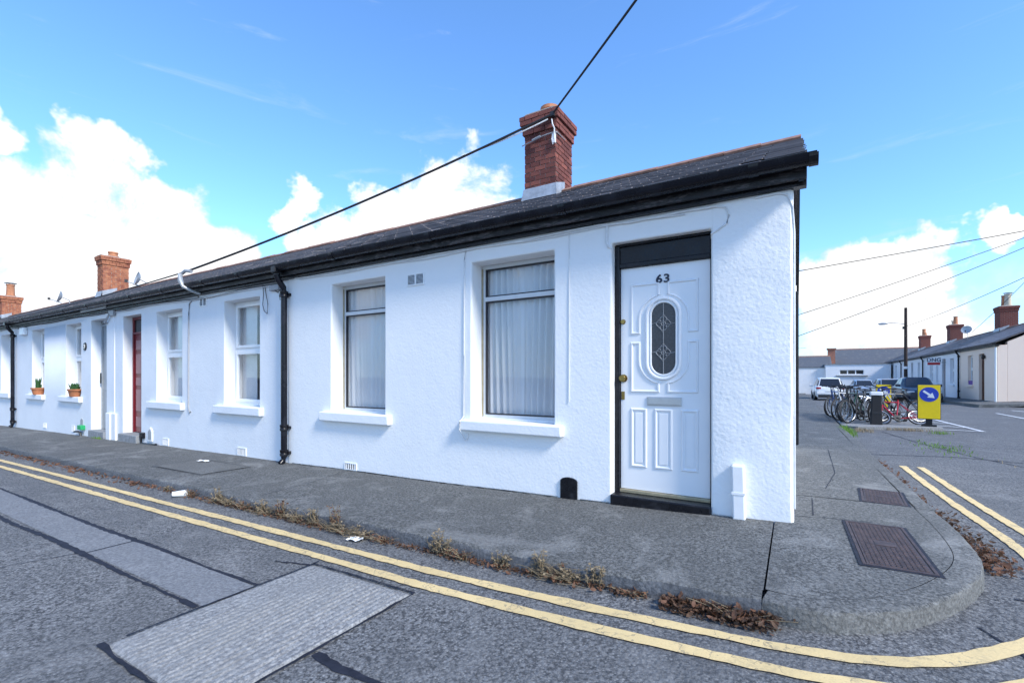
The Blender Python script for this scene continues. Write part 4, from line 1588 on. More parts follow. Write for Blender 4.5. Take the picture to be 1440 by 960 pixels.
h3.b(MB().prism([(-15.0, -0.02), (-14.84, -0.02), (-14.84, 0.1), (-14.92, 0.14), (-15.0, 0.1)], 1, -0.012, 0.002), 'vent_cover', 'cable_grey')
h3.downpipe(-20.24, zbot=-0.37)
h3.b(MB().box(-19.55, -19.1, -0.09, 0.003, 2.37, 2.6), 'alarm_box', 'white_plastic', bevel=0.03)
for k in range(2):
    h3.cable([(x, -0.01 - 0.006 * k, 2.63 - 0.015 * k + 0.012 * math.sin(x * 2 + k)) for x in steps(-20, -13.2, 0.35)], 0.007, ('cable_grey', 'cable_black')[k])
mb = MB()
mb.tube([(-13.2, -0.02, 2.64), (-13.15, -0.05, 2.55), (-13.3, -0.05, 2.45), (-13.4, -0.04, 2.38), (-13.5, -0.02, 2.42)], 0.022, 6)
mb.box(-13.2, -12.95, -0.05, 0.0, 2.52, 2.64)
h3.b(mb, 'junction_box', 'cable_grey')
h3.b(MB().box(-14.6, -13.1, -0.128, -0.1155, 2.69, 2.80), 'fascia_patch', 'cable_grey')
h3.chimney(-21.25 + 0.02, -20.75, 2.24, 3.0, 5.42, each=False, pots=((-21.0, 2.62, 0.15, 0.22, 'terracotta', False),), seed=9, brick_mat='orange_brick')
# ================================================================== further cottages of the row
h4 = House('cottage', 'white cottage beyond the downpipe, only its nearest window in view', -26.9, -20.271, group=ROW, yf=0.006)
A = (-21.85, -20.80, 0.66, 2.49)
h4.front([A, (-24.4, -23.35, .66, 2.49)])
h4.shell()
h4.floor()
h4.roof(seed=11)
h4.eaves(joints=(-21, -23, -25))
h4.window(*A, 0.2, 'upvc', (-22.2, -20.7, 0.5, 0.657), 7, 'pale')
h4.window(-24.4, -23.35, .66, 2.49, 0.2, 'upvc', (-24.7, -23.2, 0.5, 0.657), 8, 'pale')
h5 = House('cottage', 'last white cottage, its slate roof and chimney with cowled pot just in sight', -36.5, -26.901, group=ROW)
h5.front([(-29.4, -28.35, .66, 2.49)])
h5.shell(left_gable=True)
h5.floor()
h5.roof(seed=12)
h5.eaves(joints=(-28, -31))
h5.window(-29.4, -28.35, .66, 2.49, 0.2, 'upvc', (-29.7, -28.2, 0.5, 0.657), 9, 'pale')
h5.chimney(-33.9, -33.3, 2.3, 3.0, 5.15, each=False, pots=((-33.55, 2.66, 0.17, 0.62, 'terracotta', True),), seed=10, brick_mat='orange_brick')


def dish(name, label, loc, rz, r_=0.35, tilt=25, mast=0.5, group=None):
    t_ = thing(name, label, 'satellite dish', loc, rz, group)
    mb = MB()
    prof = [(0.001, 0.0), (r_ * .4, 0.015), (r_ * .75, 0.05), (r_, 0.1), (r_ + .01, 0.1), (r_ * .75, 0.035), (r_ * .4, 0.0), (0.001, -0.015)]
    mb.lathe(prof, 20)
    d = mb.build('reflector', 'lamp_metal', t_, smooth=True)
    d.location = (0, -0.1, mast)
    d.rotation_euler = (R(90 - tilt), 0, 0)
    MB().tube([(0, 0.12, 0), (0, 0.12, mast * 0.7), (0, -0.08, mast)], 0.02, 6).build('mast', 'lamp_metal', t_, smooth=True)
    MB().tube([(0, -0.1, mast - r_ * .9), (0, -0.45, mast - 0.1)], 0.022, 5).build('feed_arm', 'lamp_metal', t_)
    MB().box(-0.03, 0.03, -0.5, -0.42, mast - 0.14, mast - 0.05).build('receiver', 'trim_dark', t_)
    return t_


dish('satellite_dish', 'small satellite dish on the slate roof beside the distant brick chimney', (-18.9, 2.75, 4.1), R(-10), 0.24, 15, 0.34)
dish('satellite_dish', 'grey satellite dish behind the gutter above the white alarm box', (-24.6, 2.3, 3.98), R(-12), 0.24, 15, 0.3)

# ------------------------------------------------------------------ pot plants on the sills


def pot_plant(label, x, yc, z, kind, w=0.2):
    t_ = thing('pot_plant', label, 'pot plant', (x, yc, z))
    mb = MB()
    r_ = w / 2
    mb.lathe([(0.001, 0.0), (r_ * 0.72, 0.0), (r_ * 0.92, 0.15), (r_ * 1.04, 0.15), (r_ * 1.04, 0.19), (r_ * 0.9, 0.19), (r_ * 0.86, 0.16), (0.001, 0.16)], 18)
    if kind == 'trough':
        mb.v = [(a * 1.5, b_ * 0.8, c) for a, b_, c in mb.v]
    mb.build('pot', 'pot_clay', t_, smooth=True)
    rr = random.Random(int(-x * 100))
    mb = MB()
    for k in range(46 if kind == 'trough' else 26):
        a = rr.uniform(0, 6.28)
        sp = rr.uniform(0.05, 0.16) if kind == 'trough' else rr.uniform(0.03, 0.1)
        hh = rr.uniform(0.08, 0.2) if kind == 'trough' else rr.uniform(0.12, 0.36)
        bx, by = rr.uniform(-.08, .08) * (1.6 if kind == 'trough' else .6), rr.uniform(-.05, .05)
        p0 = Vector((bx, by, 0.16))
        p2 = p0 + Vector((math.cos(a) * sp, math.sin(a) * sp * .7, hh))
        p1 = (p0 + p2) / 2 + Vector((0, 0, 0.03))
        wv = Vector((-math.sin(a), math.cos(a), 0)) * rr.uniform(0.014, 0.026)
        mb.add([p0 - wv * .5, p0 + wv * .5, p1 + wv, p2, p1 - wv], [(0, 1, 2, 4), (4, 2, 3)])
    mb.build('leaves', 'succulent', t_, recalc=False)
    return t_


pot_plant('upright spiky plant in a terracotta pot on a window sill', -18.15, -0.01, 0.66, 'spiky', 0.3)
pot_plant('low bushy plant in a wide terracotta pot on the sill next to the grey door', -15.4, -0.005, 0.66, 'trough', 0.32)

# ------------------------------------------------------------------ iron covers in the corner pavement


def iron_cover(label, cx, cy, w, l, rot, nx, ny, badge):
    z = P(cx, cy)
    t_ = thing('access_cover', label, 'manhole cover', (cx, cy, z), rot)
    mb = MB()
    e = 0.018
    for q in ((-w / 2, w / 2, -l / 2, -l / 2 + e), (-w / 2, w / 2, l / 2 - e, l / 2), (-w / 2, -w / 2 + e, -l / 2 + e, l / 2 - e), (w / 2 - e, w / 2, -l / 2 + e, l / 2 - e)):
        mb.box(*q, -0.03, 0.007)
    mb.build('rim', 'rusty_iron', t_, bevel=0.002)
    lid = MB().box(-w / 2 + e + .006, w / 2 - e - .006, -l / 2 + e + .006, l / 2 - e - .006, -0.03, 0.004).build('lid', 'rusty_iron', t_)
    mb = MB()
    W, Ln = w - 2 * e - .03, l - 2 * e - .03
    for i in range(nx):
        for j in range(ny):
            x = -W / 2 + W * (i + .5) / nx
            y = -Ln / 2 + Ln * (j + .5) / ny
            if badge and abs(x) < W * .22 and abs(y + Ln * 0.0) < Ln * .07:
                continue
            sx, sy = W / nx * .36, Ln / ny * .36
            mb.add([(x - sx, y - sy, .004), (x + sx, y - sy, .004), (x + sx, y + sy, .004), (x - sx, y + sy, .004),
                    (x - sx * .75, y - sy * .75, .009), (x + sx * .75, y - sy * .75, .009), (x + sx * .75, y + sy * .75, .009), (x - sx * .75, y + sy * .75, .009)],
                   [(4, 5, 6, 7), (0, 1, 5, 4), (1, 2, 6, 5), (2, 3, 7, 6), (3, 0, 4, 7)])
    mb.build('tread_studs', 'rusty_iron', lid, stuff=True)
    if badge:
        MB().box(-W * .2, W * .2, -Ln * .06, Ln * .06, 0.004, 0.0075).build('badge', 'rusty_iron', lid, bevel=0.001)
    # tarred joint round the rim
    mb = MB()
    g = 0.02
    for q in ((-w / 2 - g, w / 2 + g, -l / 2 - g, -l / 2), (-w / 2 - g, w / 2 + g, l / 2, l / 2 + g), (-w / 2 - g, -w / 2, -l / 2, l / 2), (w / 2, w / 2 + g, -l / 2, l / 2)):
        mb.box(*q, -0.03, 0.004)
    mb.build('joint', 'bitumen', t_)
    return t_


iron_cover('large rusty studded iron cover in the corner pavement, nearest the rounded kerb', 0.56, -0.262, 0.36, 1.0, R(0.8), 11, 26, True)
iron_cover('smaller rusty iron cover in the side pavement beyond the large one', 0.75, 1.36, 0.33, 0.6, R(-4), 9, 15, True)

# ================================================================== terrace across the side street
T2 = (8.42, 27.2, 0.0)
TH2 = R(-91.2)
TROW = 'cottages of the terrace across the side street'


def t2(x, y, z=0.0):
    return Matrix.Translation(T2) @ Matrix.Rotation(TH2, 4, 'Z') @ Vector((x, y, z))


def far_house(label, x0, x1, wall, ops, doors, chims, seed, gable=False, pipe=None, sillmat=None):
    hh = House('cottage', label, x0, x1, T2, TH2, wall=wall, zb=-1.3, group=TROW)
    hh.front([o[:4] for o in ops] + [(d[0], d[1], -1.0, d[2]) for d in doors])
    hh.shell(right_gable=gable)
    hh.floor()
    hh.roof(over_r=0.1 if gable else 0.0, seed=seed, mat='slate')
    xa, xb = hh.x0 + 0.001, hh.x1 + (0.1 if gable else 0) - 0.001
    hh.eaves(over_r=0.1 if gable else 0.0, joints=())
    for k, o in enumerate(ops):
        hh.window(*o[:4], 0.14, 'upvc', (o[0] - 0.12, o[1] + 0.12, o[2] - 0.14, o[2] - 0.003), seed * 10 + k, 'pale')
    for d in doors:
        plain_door(hh, d[0], d[1], d[2], -0.15, 0.16, d[3], d[2] - 0.3, [(0.15, 0.85, 0.08, 0.4), (0.15, 0.85, 0.5, 0.92)], d[3])
        hh.b(MB().box(d[0] + .002, d[1] - .002, -0.05, 0.3, -0.9, -0.152), 'door_step', 'step_stone')
    if pipe is not None:
        hh.downpipe(pipe, zbot=-0.25)
    for c in chims:
        hh.chimney(*c[:5], each=False, pots=c[5], seed=seed)
    return hh


hc = far_house('cream rendered end cottage with brown door and plain gable towards the road', -6.7, 0.0, 'cream_render',
               [(-5.0, -4.05, 0.72, 2.36)], [(-2.95, -2.0, 2.38, 'brown_paint')],
               [(-9.8, -8.75, 2.25, 3.05, 5.5, ((-9.55, 2.65, 0.17, 0.75, 'terracotta', False), (-8.98, 2.65, 0.17, 0.75, 'buff_clay', True)))], 21, gable=True, pipe=-6.62)
hc.b(MB().tube([(0.0, -0.06, 2.6), (0.0, -0.06, -0.3)], 0.04, 8), 'corner_pipe', 'white_plastic', smooth=True)
hc.b(MB().box(-4.95, -4.1, 0.02, 0.10, 0.73, 0.95), 'window_box', 'purple_cloth')
hc.b(MB().lathe([(0.001, -0.16), (0.1, -0.14), (0.1, -0.02), (0.001, 0.0)], 12, (-1.85, 0.0, 2.2), axis=1), 'door_lantern', 'trim_dark')
ha = far_house('white cottage carrying an estate agent board, next to the cream one', -17.2, -6.701, 'old_white_render',
               [(-9.0, -8.0, 0.7, 2.34), (-12.9, -12.2, 0.7, 2.3), (-15.0, -13.9, 0.7, 2.3)], [(-11.1, -10.2, 2.38, 'brown_paint')],
               [(-21.9, -20.8, 2.25, 3.05, 5.5, ((-21.6, 2.65, 0.17, 0.35, 'buff_clay', True), (-21.1, 2.65, 0.15, 0.7, 'terracotta', False)))], 22, pipe=-17.1)
hb = far_house('white cottage with dark downpipes behind the street lamp pole', -27.5, -17.201, 'old_white_render',
               [(-19.6, -18.5, 0.7, 2.34), (-25.5, -24.4, 0.7, 2.34)], [(-22.6, -21.6, 2.4, 'grey_door_paint')],
               [(-34.0, -32.9, 2.25, 3.05, 5.5, ((-33.2, 2.65, 0.15, 0.3, 'terracotta', False), (-33.75, 2.65, 0.17, 0.75, 'terracotta', False)))], 23, pipe=-27.4)
hd = far_house('farthest white cottage of the terrace beside the white shed', -41.0, -27.501, 'old_white_render',
               [(-31.5, -30.5, 0.7, 2.34), (-37.5, -36.5, 0.7, 2.34)], [(-34.5, -33.5, 2.4, 'grey_door_paint')], [], 24, pipe=-40.8)
# pavement in front of that terrace
pv = MB()
pts = []
for y in steps(24.0, 70, 2.0):
    k = (y - 27.2) * 0.021
    pts.append((7.05 + k, 9.0 + k, y))
pv.v = [(x, y, P(x, y) + 0.03 + dz) for a, b_, y in pts for x, dz in ((a, -0.3), (a, 0.0), (a + 0.12, 0.0), (b_, 0.02))]
pv.f = [(i * 4 + k, i * 4 + k + 1, (i + 1) * 4 + k + 1, (i + 1) * 4 + k) for i in range(len(pts) - 1) for k in range(3)] + [(0, 1, 2, 3)]
struct(pv.build('pavement', 'pavement_concrete'))
pv = MB()
pts = steps(8.9, 30, 2.0)
pv.v = [(x, y, P(x, y0) + 0.03 + dz) for x in pts for y, y0, dz in ((24.0, 24.0, -0.3), (24.0, 24.0, 0.006), (24.12, 24.0, 0.006), (27.7, 27.2, 0.03))]
pv.f = [(i * 4 + k, i * 4 + k + 1, (i + 1) * 4 + k + 1, (i + 1) * 4 + k) for i in range(len(pts) - 1) for k in range(3)]
struct(pv.build('pavement', 'pavement_concrete'))

# estate agent board on an arm
bd = thing('estate_agent_board', 'white estate agent board lettered DNG over a red strip, on the far terrace', 'sign', (8.66, 37.2, 1.6))
MB().box(-1.0, -0.3, -0.015, 0.015, 0.34, 0.86).build('board', 'sign_white', bd)
MB().box(-0.97, -0.33, -0.019, -0.0155, 0.37, 0.53).build('red_strip', 'sign_red', bd)
MB().box(-0.34, 0.05, -0.02, 0.02, 0.5, 0.55).build('arm', 'lamp_metal', bd)
text_mesh('DNG', 0.34, 'sign_ink', bd, (-0.65, -0.018, 0.69), (R(90), 0, 0), 'lettering', 0.002, 0.006, 1.0, 0.98)

dsh = dish('satellite_dish', 'large pale satellite dish on the roof between two far chimneys', tuple(t2(-15.6, 2.2, 4.0)), R(-25), 0.3, 20, 0.62)

# ================================================================== buildings closing the side street
FY = 60.0
shed = thing('white_shed', 'low white rendered shed with a strip of three small windows', 'building', (5.8, FY, P(5.8, FY)))
so = (5.8, FY, P(5.8, FY))
sh = MB()
sx0, sx1, wx0, wx1, wz0, wz1 = 3.03, 8.9, 4.35, 6.55, 1.43, 1.95
for q in ((sx0, wx0, -1.5, 2.56), (wx1, sx1, -1.5, 2.56), (wx0, wx1, -1.5, wz0), (wx0, wx1, wz1, 2.56)):
    sh.box(q[0], q[1], FY, FY + 0.3, q[2], q[3])
sh.build('front_wall', 'old_white_render', shed, so)
MB().box(sx0, sx0 + 0.3, FY + 0.301, FY + 6, -1.5, 2.56).build('side_wall', 'old_white_render', shed, so)
MB().box(sx0 - 0.08, sx1, FY - 0.08, FY + 6, 2.561, 2.65).build('coping', 'step_stone', shed, so)
for k in range(3):
    a = wx0 + (wx1 - wx0) * k / 3
    b_ = wx0 + (wx1 - wx0) * (k + 1) / 3
    mb = MB()
    for q in ((a, a + .05, wz0, wz1), (b_ - .05, b_, wz0, wz1), (a + .05, b_ - .05, wz0, wz0 + .06), (a + .05, b_ - .05, wz1 - .06, wz1)):
        mb.box(q[0], q[1], FY + 0.08, FY + 0.15, q[2], q[3])
    w_ = mb.build('window', 'white_plastic', shed, so)
    MB().box(a + .05, b_ - .05, FY + 0.11, FY + 0.12, wz0 + .06, wz1 - .06).build('pane', 'dark_glass', w_, so)
MB().box(wx0 - 0.35, wx1 + 0.35, FY - 0.14, FY, wz0 - 0.2, wz0 - 0.08).build('sill', 'step_stone', shed, so)

yard = thing('yard_wall', 'patchy white painted yard wall left of the low shed', 'wall', (0, FY + 0.4, P(0, FY)))
yo = (0, FY + 0.4, P(0, FY))
MB().box(-6.0, 3.02, FY + 0.4, FY + 0.65, -1.6, 2.2).build('wall', 'patchy_render', yard, yo)
MB().box(-6.0, 3.02, FY + 0.34, FY + 0.71, 2.201, 2.28).build('coping', 'step_stone', yard, yo)


def hip_house(name, label, x0, x1, y0, ye, zr, zeave, wall, brickgable):
    o_ = ((x0 + x1) / 2, y0, -0.9)
    t_ = thing(name, label, 'house', o_)
    MB().box(x0, x1, y0, y0 + 0.3, -1.6, zeave).build('front_wall', wall, t_, o_)
    ym = (y0 + ye) / 2
    for xx in (x0, x1 - 0.3):
        MB().prism([(y0 + .301, -1.6), (ye, -1.6), (ye, zeave), (ym, zr - 0.06), (y0 + .301, zeave)], 0, xx, xx + 0.299).build('gable_wall', 'far_brick' if brickgable else wall, t_, o_)
    MB().prism([(y0 - 0.3, zeave - 0.1), (ym, zr), (ye + 0.3, zeave - 0.1), (ye + .3, zeave - .2), (ym, zr - 0.1), (y0 - 0.3, zeave - 0.2)], 0, x0 - 0.1, x1 + 0.1).build('roof', 'far_slate', t_, o_)
    rf = MB()
    sl_ = math.atan2(zr - zeave + 0.1, ym - y0 + 0.3)
    ln = math.hypot(zr - zeave + .1, ym - y0 + .3)
    nr = int(ln / 0.22)
    rr = random.Random(3)
    for r_ in range(nr):
        for c_ in range(int((x1 - x0) / 0.32)):
            x = x0 + 0.16 + 0.32 * c_ + (0.16 if r_ % 2 else 0)
            d = r_ * ln / nr
            M = Matrix.Translation((x, y0 - 0.3 + d * math.cos(sl_), zeave - 0.1 + d * math.sin(sl_) + 0.012)) @ Matrix.Rotation(sl_ - 0.05, 4, 'X')
            rf.box(-0.15, 0.15, 0, 0.3, rr.uniform(0, .004), 0.012, M)
    rf.build('slates', 'far_slate', t_, o_, stuff=True)
    MB().prism([(ym - 0.16, zr - 0.05), (ym, zr + 0.1), (ym + 0.16, zr - 0.05)], 0, x0 - 0.1, x1 + 0.1).build('ridge', 'ridge_clay', t_, o_)
    return t_, o_


t_, o_ = hip_house('house', 'slate roofed house with brick gable rising behind the white shed', 4.0, 15.0, 66.3, 74.3, 4.75, 2.9, 'old_white_render', True)
MB().box(3.55, 4.3, 66.0, 66.9, 2.0, 4.55).build('gable_stack', 'far_brick', t_, o_)
MB().box(3.45, 4.4, 65.9, 67.0, 4.551, 4.75).build('stack_cap', 'far_brick', t_, o_)
hip_house('house', 'low slate roofed outbuilding with clay ridge behind the patchy yard wall', -9.0, 3.7, 62.6, 69.0, 3.75, 2.45, 'old_white_render', False)
an = thing('tv_aerial', 'thin television aerial above the low outbuilding roof', 'aerial', (0.25, 64.5, 3.2))
MB().tube([(0, 0, 0), (0, 0, 1.65)], 0.03, 5).build('mast', 'lamp_metal', an)
mb = MB().tube([(-0.9, 0, 1.5), (1.0, 0, 1.6)], 0.025, 5)
for k in range(6):
    mb.tube([(-0.8 + .32 * k, -0.3, 1.51 + .017 * k), (-0.8 + .32 * k, 0.3, 1.51 + .017 * k)], 0.014, 4)
mb.build('boom', 'lamp_metal', an)

# ================================================================== street lamp
lx, ly = 7.62, 44.0
lp_ = thing('street_lamp', 'tall dark timber pole with a lamp on a sideways arm by the far terrace', 'street lamp', (lx, ly, P(lx, ly)))
zl = -P(lx, ly)
MB().tube([(0, 0, -0.3), (0, 0, 6.7 + zl)], [0.13, 0.10], 12).build('pole', 'pole_wood', lp_, smooth=True)
MB().tube([(0, 0, 5.35 + zl), (-0.3, 0, 5.45 + zl), (-1.0, 0, 5.55 + zl), (-1.2, 0, 5.53 + zl)], 0.03, 6).build('arm', 'lamp_metal', lp_, smooth=True)
mb = MB().lathe([(0.001, -0.36), (0.07, -0.34), (0.12, -0.1), (0.1, 0.15), (0.05, 0.28), (0.001, 0.3)], 12, (0, 0, 0), axis=0)
mb.v = [(a - 1.4, b_, 5.5 + zl + c * 0.8) for a, b_, c in mb.v]
lh = mb.build('lantern', 'lamp_metal', lp_, smooth=True)
MB().box(-1.68, -1.3, -0.08, 0.08, 5.40 + zl, 5.44 + zl).build('diffuser', 'head_glass', lh)
MB().box(-0.2, -0.08, -0.1, 0.1, 5.0 + zl, 5.2 + zl).build('cable_box', 'trim_dark', lp_)
MB().lathe([(0.15, 1.9 + zl - 0.1), (0.15, 2.0 + zl)], 10).build('band', 'sign_white', lp_)

# ================================================================== overhead cables


def span(label, a, b_, sag, r_, name='overhead_cable', n=28, mat='cable_black', grp=None):
    a, b_ = Vector(a), Vector(b_)
    mb = MB()
    mb.tube([a + (b_ - a) * (i / n) - Vector((0, 0, sag * 4 * (i / n) * (1 - i / n))) for i in range(n + 1)], r_, 6)
    o_ = mb.build(name, mat, None, smooth=True)
    return tag(o_, label, 'cable', grp)


span('thick black cable climbing overhead from the top of the big brick chimney', (-3.22, 2.27, 5.29), (10.5, -8.75, 6.9), 0.22, 0.016)
span('black cable sagging from the big brick chimney down to the gutter clamp', (-3.24, 2.26, 5.27), (-9.25, -0.24, 3.02), 0.10, 0.018)
span('pale cable twisted beside the black one below the chimney bracket', (-3.3, 2.25, 5.21), (-4.6, 1.72, 4.735), 0.03, 0.011, mat='cable_white')
span('thin black wires lying over the roof from the gutter clamp leftwards', (-9.3, -0.24, 3.02), (-21.5, 0.1, 3.0), 0.05, 0.012)
RW = 'wires crossing the sky beside the end cottage'
span('highest wire crossing the sky to the right of the end cottage', (-1.2, 9.0, 3.62), (12.5, 17.2, 6.55), 0.06, 0.012, grp=RW)
span('second highest wire crossing the sky to the right of the end cottage', (-4.0, 15.3, 2.15), (12.4, 25.1, 8.7), 0.2, 0.015, grp=RW)
span('third wire, reaching the cottage gable below the other crossing wires', (-3.5, 15.8, 1.35), (12.0, 25.0, 8.45), 0.28, 0.015, grp=RW)
span('lowest wire, running from the far lamp pole up over the cream cottage', (7.62, 44.0, 5.2), (9.0, 22.6, 5.75), 0.15, 0.014, grp=RW)
span('wire slanting up from the far satellite dish past the tall chimney', tuple(t2(-14.9, 2.3, 4.4)), (10.8, 30.0, 6.9), 0.1, 0.014, grp=RW)

# ================================================================== cars


def car(name, label, loc, rz, paint, kind, group='cars parked in the side street'):
    """car pointing along local +y, standing at the origin"""
    root = thing(name, label, 'car', loc, rz, group)
    suv = kind == 'suv'
    L_ = 4.4 if suv else 4.3
    Hh = 1.66 if suv else 1.47
    W = 0.91 if suv else 0.87
    hy = L_ / 2
    gb_ = 0.24 if suv else 0.2
    belt = 1.0 if suv else 0.92
    # stations from rear to front: y, half width factor, bonnet/boot height, roof height (None where no cabin), cabin half width
    st = [(-hy, .80, belt - .12), (-hy + .06, .93, belt - .03), (-hy + .3, .99, belt), (-hy + .75, 1.0, belt), (-hy + 1.4, 1.0, belt), (-0.1, 1.0, belt - .01),
          (0.75, 1.0, belt - .02), (hy - 1.15, 1.0, belt - .04), (hy - .5, .97, belt - .14), (hy - .15, .9, belt - .22), (hy, .74, belt - .34)]
    ring = []
    for y, wf, zt in st:
        w = W * wf
        ring.append([(0, y, gb_), (w * .86, y, gb_), (w * .98, y, gb_ + .12), (w, y, (gb_ + zt) / 2 + .03), (w * .985, y, zt - .1), (w * .93, y, zt - .02), (w * .8, y, zt + .012), (0, y, zt + .03)])
    mb = MB()
    for sgn in (1, -1):
        vs = [(sgn * p[0], p[1], p[2]) for rg in ring for p in rg]
        m2 = len(ring[0])
        mb.add(vs, [(i * m2 + k, i * m2 + k + 1, (i + 1) * m2 + k + 1, (i + 1) * m2 + k) for i in range(len(ring) - 1) for k in range(m2 - 1)] +
               [tuple(range(m2)), tuple((len(ring) - 1) * m2 + k for k in range(m2))])
    body = mb.build('body', paint, root, smooth=True)
    # cabin
    yb0, yb1 = (-hy + .10, hy - 1.25) if suv else (-hy + .45, hy - 1.3)
    yt0, yt1 = (-hy + .42, 0.25) if suv else (-hy + 1.05, 0.15)
    zb_, zt_ = belt - .02, Hh
    bw, tw = W * .93, W * .70
    bot = [(-bw * .86, yb0), (-bw, yb0 + .25), (-bw, (yb0 + yb1) / 2), (-bw, yb1 - .45), (-bw * .8, yb1), (bw * .8, yb1), (bw, yb1 - .45), (bw, (yb0 + yb1) / 2), (bw, yb0 + .25), (bw * .86, yb0)]
    top = [(-tw * .9, yt0), (-tw, yt0 + .15), (-tw * 1.02, (yt0 + yt1) / 2), (-tw, yt1 - .15), (-tw * .86, yt1), (tw * .86, yt1), (tw, yt1 - .15), (tw * 1.02, (yt0 + yt1) / 2), (tw, yt0 + .15), (tw * .9, yt0)]
    mb = MB()
    n = len(bot)
    vs = [(x, y, zb_) for x, y in bot] + [(x, y, zt_ - .06) for x, y in top] + [(x * .8, y * .92 + .0, zt_) for x, y in top]
    fs = [(i, (i + 1) % n, n + (i + 1) % n, n + i) for i in range(n)] + [(n + i, n + (i + 1) % n, 2 * n + (i + 1) % n, 2 * n + i) for i in range(n)] + [tuple(range(2 * n, 3 * n))]
    mb.add(vs, fs)
    cab = mb.build('cabin', paint, root, smooth=True, bevel=0.02)

    def pane(i, nm, a=0.06, b_=0.94, c=0.1, d=0.9):
        p = [Vector(vs[i]), Vector(vs[(i + 1) % n]), Vector(vs[n + (i + 1) % n]), Vector(vs[n + i])]
        bl = lambda u, v: (p[0] * (1 - u) + p[1] * u) * (1 - v) + (p[3] * (1 - u) + p[2] * u) * v
        q = [bl(a, c), bl(b_, c), bl(b_, d), bl(a, d)]
        nr_ = (q[1] - q[0]).cross(q[3] - q[0]).normalized()
        cen = sum(q, Vector()) / 4
        if nr_.dot(cen - Vector((0, 0, 1.1))) < 0:
            nr_ = -nr_
        q1 = [x + nr_ * .012 for x in q]
        q0 = [x - nr_ * .01 for x in q]
        MB().add(q0 + q1, [(0, 1, 2, 3), (7, 6, 5, 4), (0, 4, 5, 1), (1, 5, 6, 2), (2, 6, 7, 3), (3, 7, 4, 0)]).build(nm, 'dark_glass', cab)
    pane(n - 1, 'rear_window', .04, .96, .12 if suv else .08, .95)
    pane(4, 'windscreen', .03, .97, .06, .95)
    for i in (1, 2, 6, 7):
        pane(i, 'side_window', .05, .95, .12, .93)
    for i in (3, 5, 8, 0):
        pane(i, 'side_window', .12, .8, .14, .8)
    # wheels
    wr = 0.34 if suv else 0.31
    for sx in (-1, 1):
        for wy in (-hy + .85, hy - .85):
            cx = sx * (W - .09)
            mb = MB().lathe([(wr * .62, -.1), (wr * .9, -.11), (wr, -.08), (wr, .08), (wr * .9, .11), (wr * .62, .1)], 20, (cx, wy, wr), axis=0)
            wl = mb.build('wheel', 'rubber', root, smooth=True)
            mb = MB().lathe([(0.001, .09), (wr * .2, .1), (wr * .6, .085), (wr * .63, .1)] if sx > 0 else [(0.001, -.09), (wr * .2, -.1), (wr * .6, -.085), (wr * .63, -.1)], 14, (cx, wy, wr), axis=0)
            mb.build('rim', 'rim_metal', wl, smooth=True)
            mb = MB().lathe([(wr + .015, sx * .105), (wr + .065, sx * .1)], 18, (cx, wy, wr), axis=0, a0=-0.1, a1=math.pi + .1)
            mb.build('wheel_arch', 'trim_dark', body)
    MB().box(-W * .8, W * .8, -hy - .015, -hy + .25, gb_ - .02, gb_ + .2).build('rear_valance', 'trim_dark', body, bevel=0.03)
    MB().box(-W * .72, W * .72, hy - .25, hy + .012, gb_ - .02, gb_ + .16).build('front_valance', 'trim_dark', body, bevel=0.03)
    MB().box(-.42, .42, hy - .1, hy + .01, gb_ + .2, gb_ + .33).build('grille', 'trim_dark', body, bevel=0.01)
    MB().box(-W * .9, W * .9, -hy - .03, -hy + .1, gb_ + .21, gb_ + .42).build('bumper', paint, body, bevel=0.03)
    for z, y in ((belt - .36, -hy - .04), (gb_ + .16, hy + .012)):
        MB().box(-.26, .26, min(y, y + .02), max(y, y + .02), z, z + .11).build('number_plate', 'plate_white', body)
    for sx in (-1, 1):
        a, b_ = sorted((sx * W * .60, sx * W * .94))
        MB().box(a, b_, -hy - .012, -hy + .2, belt - .17, belt - .03).build('tail_light', 'tail_red', body, bevel=0.03)
        a, b_ = sorted((sx * W * .5, sx * W * .88))
        MB().box(a, b_, hy - .26, hy - .03, belt - .36, belt - .24).build('headlight', 'head_glass', body, bevel=0.03)
        a, b_ = sorted((sx * W * .96, sx * (W + .2)))
        MB().box(a, b_, hy - 1.62, hy - 1.5, belt - .02, belt + .14).build('mirror', paint, body, bevel=0.03)
    return root


def put_car(label, x, y, rz, paint, kind):
    return car('car', label, (x, y, RD(x, y)), rz, paint, kind)


put_car('white hatchback seen from behind, parked beside the side pavement', 2.12, 38.4, R(2), 'car_white', 'suv')
put_car('dark navy car facing this way, just behind the yellow arrow sign', 6.3, 32.6, R(181), 'car_navy', 'sedan')
put_car('silver car parked behind the dark navy one', 6.0, 39.6, R(183), 'car_silver', 'sedan')
put_car('pale blue car farthest back, in front of the white shed', 5.25, 47.6, R(183), 'car_pale_blue', 'sedan')

# ================================================================== traffic island with bollard and signs
isl = MB()
ip = [(1.45, 10.95), (3.25, 11.5), (3.3, 11.75), (3.0, 16.2), (2.8, 16.6), (1.15, 16.4), (1.12, 11.1)]
vs = [(x, y, RD(x, y) - 0.1) for x, y in ip] + [(x, y, RD(x, y) + 0.075) for x, y in ip] + [((x - 2.2) * .95 + 2.2, (y - 13.8) * .98 + 13.8, RD(x, y) + 0.09) for x, y in ip]
n = len(ip)
isl.add(vs, [(i, (i + 1) % n, n + (i + 1) % n, n + i) for i in range(n)] + [(n + i, n + (i + 1) % n, 2 * n + (i + 1) % n, 2 * n + i) for i in range(n)] + [tuple(range(2 * n, 3 * n))])
struct(isl.build('traffic_island', 'slab_concrete'))


def isz(x, y):
    return RD(x, y) + 0.088


